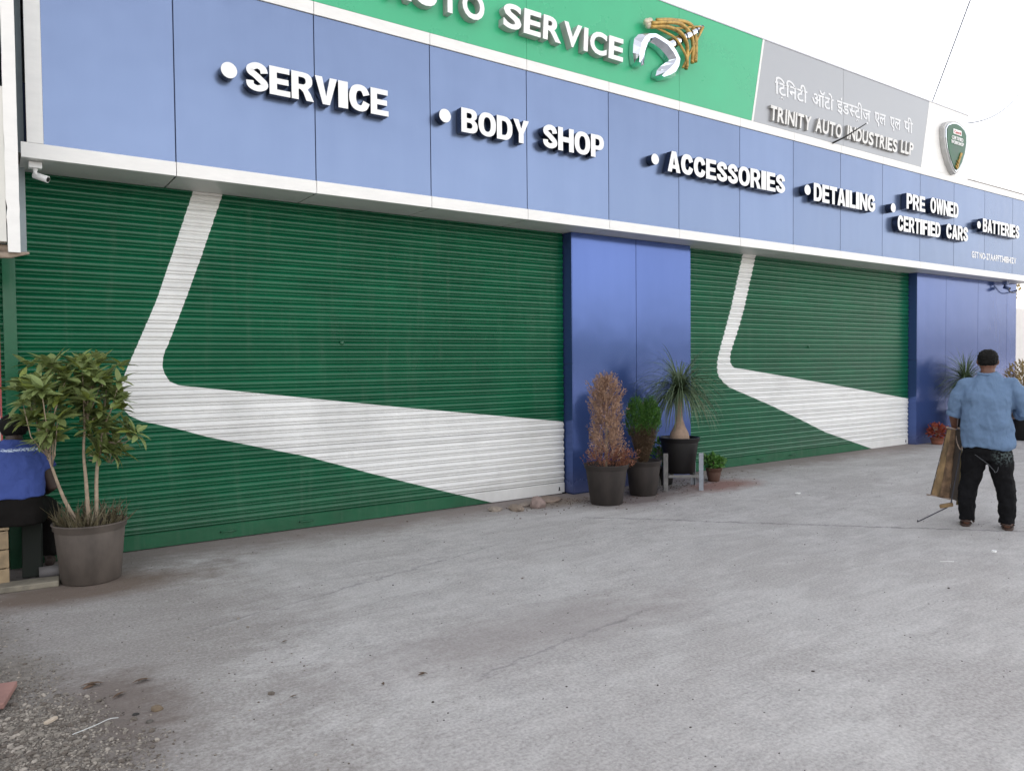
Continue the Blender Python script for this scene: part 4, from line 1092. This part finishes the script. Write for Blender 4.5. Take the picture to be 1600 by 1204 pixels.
# shirt
bm = bmesh.new()
ell_loft(bm, [((.01, .01, .775), .215, .165), ((.01, .01, .80), .218, .168), ((0, .0, .95), .212, .165), ((0, -.01, 1.10), .208, .155), ((0, -.015, 1.24), .212, .145), ((0, -.008, 1.34), .200, .130), ((0, 0, 1.39), .172, .112), ((0, .004, 1.44), .125, .092), ((0, .010, 1.485), .085, .080), ((0, .012, 1.50), .070, .070)], 24)
tube(bm, [Vector((-.13, 0, 1.385)), sl+Vector((0, 0, 0)), sl.lerp(el, .35)+Vector((-.01, 0, 0)), sl.lerp(el, .8), el+Vector((.0, .01, -.045))], [.060, .068, .072, .070, .068], 16)
tube(bm, [Vector((.13, 0, 1.385)), sr, sr.lerp(er, .35)+Vector((.01, 0, 0)), sr.lerp(er, .8), er+Vector((0, .0, -.01)), er.lerp(wr_, .32)], [.060, .068, .072, .070, .068, .060], 16)
M_shirt = cloth('light_blue_cotton', (.125, .195, .31, 1), .04, 5, .04)
remeshed('shirt', bm, M_shirt, man, .009, 3, .075, .17)
bm = bmesh.new()
tube(bm, [(.076*math.cos(a), .012+.080*math.sin(a), 1.495+.012*math.sin(a)) for a in [i*math.pi/12 for i in range(25)]], .014, 8)
obj('collar', bm, M_shirt, man, smooth=True)
for e_, dr in ((el+Vector((0, .01, -.045)), (el-sl)), (er.lerp(wr_, .32), (wr_-er))):
    d = dr.normalized(); bm = bmesh.new(); tube(bm, [e_-d*.035, e_+d*.004], [.071, .069] if dr.z < -.2 else [.064, .061], 20); obj('rolled_cuff', bm, M_shirt, man, smooth=True, bevel=.004)
# trousers
bm = bmesh.new()
ell_loft(bm, [((0, .015, .66), .17, .135), ((0, .01, .74), .190, .148), ((0, .01, .82), .165, .125)], 22)
for s_, (fx, fy, _) in zip((-1, 1), feet):
    tube(bm, [(s_*.085, .01, .78), (s_*.105, .01, .66), (s_*.128, .015, .50), (fx*.98, fy+.01, .36), (fx, fy-.01, .22), (fx, fy-.005, .10), (fx, fy-.005, .06)], [.115, .112, .092, .082, .076, .066, .070], 16)
M_trs = cloth('black_trousers', (.0035, .0035, .0045, 1), .3, 9, .03, (.14, .72))
remeshed('trousers', bm, M_trs, man, .010, 4, .030, .07)
M_sandal = plain('brown_sandal', (.05, .028, .02, 1), .7)
for s_, (fx, fy, _) in zip((-1, 1), feet):
    bm = bmesh.new(); ell_loft(bm, [((fx+s_*.01, fy+.06, .0), .048, .145), ((fx+s_*.01, fy+.06, .022), .050, .148)], 24)
    sd = obj('sandal', bm, M_sandal, man, smooth=False, bevel=.004)
    bm = bmesh.new(); tube(bm, [(fx-.045, fy+.10, .02), (fx-.02, fy+.10, .072), (fx+.03, fy+.10, .070), (fx+.062, fy+.10, .02)], .011, 8, flat=.5)
    tube(bm, [(fx-.04, fy+.02, .02), (fx-.03, fy-.06, .05), (fx, fy-.075, .055), (fx+.03, fy-.06, .05), (fx+.04, fy+.02, .02)], .008, 8)
    obj('strap', bm, M_sandal, sd, smooth=True)

# the scoop of folded sheet he carries and his picking rod, both placed in the man's own frame
MM = Matrix.Translation((MX, MY, gz(MX, MY))) @ Matrix.Rotation(R(-66.5), 4, 'Z')
def frm(o): o.matrix_world = MM.copy(); return o
M_sheet = plain('dirty_tan_sheet', (.19, .125, .060, 1), .8, var=.6, scale=11, bump=.008, oscale=(1,1,.5))
M_sheetd = plain('dark_rusty_sheet', (.045, .030, .02, 1), .7, var=.4, scale=10)
M_sheete = plain('worn_pinkish_edge', (.28, .21, .165, 1), .8, var=.35)
sc_ = empty('dust_scoop', (0, 0, 0), 0, 'long folded tan sheet scoop hanging from the left hand of the man', 'scoop'); frm(sc_)
def quadp(name, P, th, mat, par):
    P = [Vector(p) for p in P]; nn = (P[1]-P[0]).cross(P[3]-P[0]).normalized()*th; bm = bmesh.new()
    a = [bm.verts.new(p) for p in P]; b_ = [bm.verts.new(p+nn) for p in P]
    bm.faces.new(a); bm.faces.new(b_[::-1])
    for i in range(4): bm.faces.new((a[i], b_[i], b_[(i+1)%4], a[(i+1)%4]))
    return obj(name, bm, mat, par)
# back panel (towards the camera), then two side walls folded forward
A0, A1, A2, A3 = (-.335, .06, .94), (-.265, .06, .935), (-.315, .06, .245), (-.475, .05, .265)
B1, B2 = (-.205, .16, .93), (-.235, .17, .20)
M0, M1 = (-.303, .035, .938), (-.398, .025, .253)
def sheet(nm, P, mat, sd):
    bm = bmesh.new(); nx_, nz_ = 8, 30; P = [Vector(p) for p in P]; g_ = []
    for j in range(nz_+1):
        v_ = j/nz_; row = []
        for i in range(nx_+1):
            u_ = i/nx_; p = P[0].lerp(P[1], u_).lerp(P[3].lerp(P[2], u_), v_)
            p.y += .010*noise.noise(Vector((u_*2+sd, v_*5, 0)))+.004*noise.noise(Vector((u_*9, v_*22, sd))); p.x += .006*noise.noise(Vector((sd, v_*9, 3)))
            row.append(bm.verts.new(p))
        g_.append(row)
    for a, b_ in zip(g_, g_[1:]):
        for i in range(nx_): bm.faces.new((a[i], a[i+1], b_[i+1], b_[i]))
    o = obj(nm, bm, mat, sc_, smooth=True); m_ = o.modifiers.new('thickness', 'SOLIDIFY'); m_.thickness = .006; return o
sheet('back_panel', [A3, M1, M0, A0], M_sheet, 1)
sheet('back_panel', [M1, A2, A1, M0], plain('browner_sheet', (.13, .08, .045, 1), .8, var=.6, scale=12, bump=.008), 1)
quadp('side_panel', [A2, B2, B1, A1], .006, M_sheetd, sc_)
quadp('side_panel', [(-.48, .16, .26), A3, A0, (-.335, .16, .94)], .006, M_sheetd, sc_)
bm = bmesh.new(); tube(bm, [(-.515, .045, .268), (-.44, .045, .262), (-.30, .05, .238)], .012, 8, flat=.6); obj('bottom_edge', bm, M_sheete, sc_, smooth=True)
bm = bmesh.new(); tube(bm, [(-.35, .055, .955), (-.30, .055, .948), (-.262, .055, .935)], .012, 8, flat=.7); tube(bm, [(-.25, .09, .945), (-.20, .12, .94)], .011, 8); obj('top_edge', bm, M_sheete, sc_, smooth=True)
bm = bmesh.new(); tube(bm, [(-.215, .14, .90), (-.225, .15, .55), (-.25, .15, .17)], .010, 8); obj('edge_rail', bm, plain('old_wood', (.20,.16,.08,1), .8), sc_, smooth=True)
bm = bmesh.new(); box(bm, -.40, -.28, .02, .09, .155, .19, None); bmesh.ops.rotate(bm, verts=bm.verts[:], cent=(-.34, .05, .17), matrix=Matrix.Rotation(R(-16), 3, 'Y')); obj('wooden_foot', bm, M_sheet, sc_, bevel=.006)
bm = bmesh.new(); tube(bm, cr([(-.27, .08, .92), (-.25, .05, .80), (-.215, .06, .74), (-.20, .12, .86)]), .006, 6); obj('wire_handle', bm, M_sheete, sc_, smooth=True)
bm = bmesh.new(); tube(bm, [(-.20, .10, .88), (-.30, .04, .20), (-.335, .03, .155), (-.56, -.06, .02), (-.59, -.065, .004), (-.585, -.07, .022)], .006, 8)
o = obj('picking_rod', bm, plain('dark_iron_rod', (.06, .06, .07, 1), .5, metal=.6), smooth=True); frm(o); tag(o, 'thin dark iron rod with hooked tip slanting to the ground from the scoop', 'rod')
bm = bmesh.new(); tube(bm, cr([(-.10, -.165, .72), (.0, -.165, .64), (.055, -.15, .575), (.065, -.15, .555), (.085, -.15, .575), (.09, -.15, .61)]), .0018, 6)
o = obj('hooked_wire', bm, plain('bright_wire', (.16, .17, .18, 1), .35, metal=.8), smooth=True); frm(o); tag(o, 'fine bright hooked wire hanging over the seat of the dark trousers', 'wire')

# seated man at the left edge, on a cream crate, seen from behind
QX, QY = .15, -.02
seat = empty('wooden_crate', (QX-.25, QY, 0), .05, 'cream wooden crate under the seated person at the left edge', 'crate')
seat.scale = (1, 1, 1.12)
M_crate = plain('cream_worn_wood', (.27, .20, .12, 1), .8, var=.35, scale=9, bump=.004)
for k in range(3): boxo('plank', M_crate, seat, -.19, .19, -.155, -.14, .012+k*.125, .13+k*.125, bevel=.003); boxo('plank', M_crate, seat, -.19, .19, .14, .155, .012+k*.125, .13+k*.125, bevel=.003)
for sx_ in (-1, 1): boxo('end_board', M_crate, seat, sx_*.18-.008, sx_*.18+.008, -.138, .138, .01, .385)
boxo('top_board', M_crate, seat, -.195, .195, -.16, .16, .388, .405, bevel=.003)
pr_ = empty('person', (QX, QY, 0), R(-4), 'person in blue t-shirt and dark trousers seated with back turned at the left edge', 'person')
pr_.scale = (1.08, 1.08, 1.12)
bm = bmesh.new()
ell_loft(bm, [((0, 0, .44), .15, .12), ((0, .01, .60), .15, .11), ((0, .02, .78), .165, .10), ((0, .04, .90), .15, .085), ((0, .055, .945), .08, .065), ((0, .07, .97), .052, .055), ((0, .085, 1.01), .05, .055)], 18)
ell_loft(bm, [((0, .10, .98), .045, .055), ((0, .12, 1.02), .072, .088), ((0, .12, 1.07), .078, .095), ((0, .11, 1.11), .062, .078), ((0, .11, 1.13), .03, .04)], 18)
for s_ in (-1, 1):
    a_, b_, c_ = Vector((s_*.155, .03, .865)), Vector((s_*.225, .04, .63)), Vector((s_*.14, .26, .56))
    tube(bm, [a_, a_.lerp(b_, .5), b_, b_.lerp(c_, .4), c_], [.05, .045, .038, .036, .025], 12)
    hand(bm, c_, (-s_*.4, .9, -.1), (0, -.1, -1), (-s_*1, -.4, 0), .17, .7)
    tube(bm, [(s_*.09, .02, .47), (s_*.15, .30, .45), (s_*.19, .40, .42), (s_*.19, .36, .25), (s_*.19, .33, .07)], [.08, .07, .055, .05, .036], 12)
    ell_loft(bm, [((s_*.19, .28, .05), .032, .03, (1, 0, 0), (0, 0, 1)), ((s_*.195, .38, .05), .042, .028, (1, 0, 0), (0, 0, 1)), ((s_*.20, .48, .035), .036, .014, (1, 0, 0), (0, 0, 1))], 12)
remeshed('body', bm, plain('dark_skin', (.035, .020, .015, 1), .5), pr_, .008, 3)
bm = bmesh.new(); ell_loft(bm, [((0, .075, 1.00), .070, .055), ((0, .10, 1.04), .092, .090), ((0, .108, 1.085), .094, .100), ((0, .11, 1.12), .075, .085), ((0, .11, 1.142), .035, .045)], 18)
remeshed('hair', bm, M_hair, pr_, .009, 2, .012, .025)
bm = bmesh.new(); ell_loft(bm, [((0, -.005, .585), .185, .145), ((0, 0, .68), .178, .135), ((0, .01, .80), .185, .12), ((0, .035, .90), .165, .10), ((0, .05, .95), .10, .075), ((0, .06, .975), .066, .062)], 20)
for s_ in (-1, 1): tube(bm, [(s_*.10, .03, .89), (s_*.155, .03, .875), (s_*.195, .035, .76)], [.06, .066, .062], 14)
t = NT('blue_tshirt_cotton'); v = t.co(); sep = t.n('ShaderNodeSeparateXYZ'); t.l(v, sep.inputs[0])
band = t.ramp(sep.outputs[2], [(.895, 0.), (.90, 1.), (.915, 1.), (.92, 0.)]); pat = t.ramp(t.noise(t.co(scale=(1, 1, 2)), 60, 2), [(.45, 0.), (.5, 1.)])
cc = t.mix(t.math('MULTIPLY', band, pat), (.035, .065, .25, 1), (.5, .6, .75, 1)); t.set(Base_Color=cc, Roughness=.85); t.bump(t.noise(v, 9, 3, .5, 1), .7, .03)
remeshed('tshirt', bm, t.m, pr_, .010, 4, .03, .10)
bm = bmesh.new(); ell_loft(bm, [((0, .0, .405), .185, .16), ((0, .0, .50), .180, .155), ((0, .0, .60), .165, .135)], 20)
for s_ in (-1, 1): tube(bm, [(s_*.085, .02, .48), (s_*.16, .28, .455), (s_*.20, .39, .42), (s_*.20, .36, .25), (s_*.20, .335, .09)], [.10, .088, .075, .070, .062], 14)
remeshed('trousers', bm, cloth('dark_brown_trousers', (.005, .004, .0035, 1), .3), pr_, .011, 4, .02, .08)
# stuff on the ground by the crate
sl_ = bmesh.new(); box(sl_, -.30, .18, -.09, .08, 0, .045)
o = obj('stone_slab', sl_, plain('dirty_stone_slab', (.20, .18, .14, 1), .9, var=.35, scale=9, bump=.006), bevel=.008); o.location = (.23, -.24, gz(.2, -.2)); o.rotation_euler = (0, 0, -.1)
tag(o, 'low dirty stone slab lying left of the big plant pot', 'slab')
b = bmesh.new(); tube(b, [(-.11, 0, .045), (.11, 0, .045)], .045, 20); o = obj('pipe_offcut', b, plain('grey_pipe', (.16,.15,.15,1), .6), smooth=True); o.location = (.40, -.02, gz(.4, 0)); tag(o, 'short grey pipe offcut behind the slab beside the plant pot', 'pipe')
b = bmesh.new(); box(b, .0, .13, -.08, .09, 0, .42); o = obj('dark_board', b, plain('dark_green_board', (.012,.016,.012,1), .8, var=.3), bevel=.006); o.location = (.19, .12, 0); o.rotation_euler = (R(-8), 0, -.1); tag(o, 'dark upright board leaning between the crate and the plant pot', 'board')

# ------------------------------------------------------------------ stones and litter
def stone(x, y, s, col, label, group, flat=.7, seed=0, name='stone', ang=None):
    b = bmesh.new(); rnd = random.Random(seed); rock_bm(b, (0, 0, s*flat*.6), s, rnd, flat, 2, ang)
    o = obj(name, b, plain('stone_%s' % seed, col, .9, var=.25, scale=18, bump=.006, bscale=40), smooth=False)
    o.location = (x, y, gz(x, y)-.005); tag(o, label, 'stone', group); return o
GS = 'rubble stones in front of the shutter corner'
stone(4.80, -.02, .10, (.25, .20, .16, 1), 'flat brownish stone in the middle before the first shutter corner', GS, .45, 51)
stone(5.09, -.04, .088, (.24, .18, .16, 1), 'tall rounded pinkish stone before the white end of the shutter', GS, 1.0, 52)
stone(4.60, .10, .085, (.27, .23, .19, 1), 'low pale stone leftmost of the shutter corner rubble', GS, .4, 53)
stone(5.02, .12, .06, (.30, .25, .21, 1), 'small chip between the two larger corner stones', GS, .5, 54)
stone(5.45, .22, .15, (.26, .20, .16, 1), 'long low mound of mortar beside the blue pier foot', GS, .22, 55, 'mortar_lump')
b = bmesh.new(); rnd = random.Random(77)
for _ in range(420):
    x = rnd.gauss(6.6, 1.0); y = .20-abs(rnd.gauss(0, .35)); rock_bm(b, (x, y, gz(x, y)+.002), rnd.uniform(.004, .013), rnd, .6, 1)
tag(obj('debris_crumbs', b, plain('brown_crumb', (.10, .065, .045, 1), .95, var=.4)), 'scattered brown crumbs of soil and dry leaf around the pots', 'debris', kind='stuff')
# specks over the yard
b = bmesh.new(); rnd = random.Random(78)
for _ in range(900):
    t = rnd.random(); x = rnd.uniform(-.5, 11); y = rnd.uniform(-5.2, .3); rock_bm(b, (x, y, gz(x, y)+.0015), rnd.uniform(.002, .006)*(2 if rnd.random() < .05 else 1), rnd, .5, 1)
tag(obj('yard_grit', b, plain('dark_grit', (.06, .05, .045, 1), .95, var=.4)), 'tiny dark grit specks strewn over the grey yard', 'grit', kind='stuff')
M_dleaf = plain('dead_brown_leaf', (.11, .07, .045, 1), .85, var=.4, scale=40)
def litter_leaf(x, y, a, L, label, mat=M_dleaf, grp='dead leaves on the yard'):
    V, F = [], []; r_ = random.Random(int(x*100))
    leaf(V, F, Vector((-L/2, 0, .008)), Vector((1, 0, .25)), Vector((0, 0, 1)), L, L*.22, .3); leaf(V, F, Vector((-L/5, 0, .006)), Vector((.8, .4, .1)), Vector((0, .3, 1)), L*.6, L*.25, .3)
    o = obj('dead_leaf', (V, F), mat); o.location = (x, y, gz(x, y)+.003); o.rotation_euler = (0, 0, a); tag(o, label, 'leaf', grp)
litter_leaf(1.40, -2.50, .4, .05, 'curled dark dead leaf on open concrete left of centre')
litter_leaf(1.84, -3.39, 2.2, .06, 'dark curled double leaf at lower centre of the yard')
litter_leaf(1.62, -3.38, 1.2, .045, 'thin dark leaf just left of the curled double leaf')
litter_leaf(1.20, -3.25, .2, .05, 'thin bowed leaf stalk at lower left of the yard')
litter_leaf(3.30, -2.25, 2.6, .04, 'small dark leaf scrap on bright concrete right of centre')
litter_leaf(2.9, -2.45, .9, .035, 'small brown leaf scrap near the centre of the yard')
litter_leaf(.62, -2.60, .2, .10, 'dry brown leaf lying along the edge of the gravel')
litter_leaf(.40, -2.50, 2.9, .11, 'wide dry brown leaf on the soil patch near the brick tile')
litter_leaf(.50, -2.72, .7, .09, 'narrow tan dry leaf below the wide brown one')
litter_leaf(6.98, -3.35, .7, .03, 'tiny dark scrap before the feet of the standing man')
stone(.625, -2.99, .028, (.16, .12, .08, 1), 'small clump of brown husk at the gravel edge', 'litter at the gravel edge', .7, 61, 'husk')
stone(.575, -3.10, .018, (.10, .09, .08, 1), 'dark pebble below the brown husk', 'litter at the gravel edge', .6, 62)
stone(.535, -2.98, .018, (.03, .028, .026, 1), 'black oval pebble left of the brown husk', 'litter at the gravel edge', .5, 63)
o = boxo('paper_scrap', M_letterface, None, -.045, .045, -.018, .02, 0, .012); o.location = (8.0, -1.39, gz(8, -1.39)); o.rotation_euler = (0, .1, .3)
tag(o, 'crumpled white paper scrap on concrete between palm and standing man', 'paper')
o = boxo('foam_crumb', M_letterface, None, -.014, .014, -.014, .014, 0, .014); o.location = (6.97, -3.985, 0); tag(o, 'small white foam crumb on the concrete in front of the man', 'foam')
o = boxo('white_straw', plain('straw_white', (.7,.7,.68,1), .6), None, -.055, .055, -.002, .002, 0, .004); o.location = (6.34, -3.90, 0); o.rotation_euler = (0, 0, -YAW-.01); tag(o, 'thin white straw lying flat left of the foam crumb', 'straw')
o = boxo('brick_tile', plain('pink_brick', (.30, .165, .14, 1), .9, var=.2, scale=9, bump=.004), None, -.17, .11, -.06, .07, 0, .03, bevel=.006); o.location = (.005, -2.38, .004); o.rotation_euler = (0, 0, 1.35)
tag(o, 'broken pinkish brick tile on the gravel at the bottom left edge', 'tile')
o = boxo('wood_chip', plain('pale_wood_chip', (.50, .42, .33, 1), .8), None, -.03, .03, -.011, .011, 0, .012, bevel=.002); o.location = (.20, -2.86, .012); o.rotation_euler = (0, 0, .75); tag(o, 'pale wood chip on the gravel beside the brick tile', 'wood chip')
b = bmesh.new(); tube(b, cr([(.27, -3.06, .012), (.36, -3.03, .015), (.42, -3.0, .016), (.46, -3.0, .012)]), [.0022]*19, 6); 
tag(obj('plastic_strip', b, plain('white_plastic', (.55,.56,.55,1), .4), smooth=True), 'thin white plastic strip on the soil beyond the gravel', 'plastic strip')
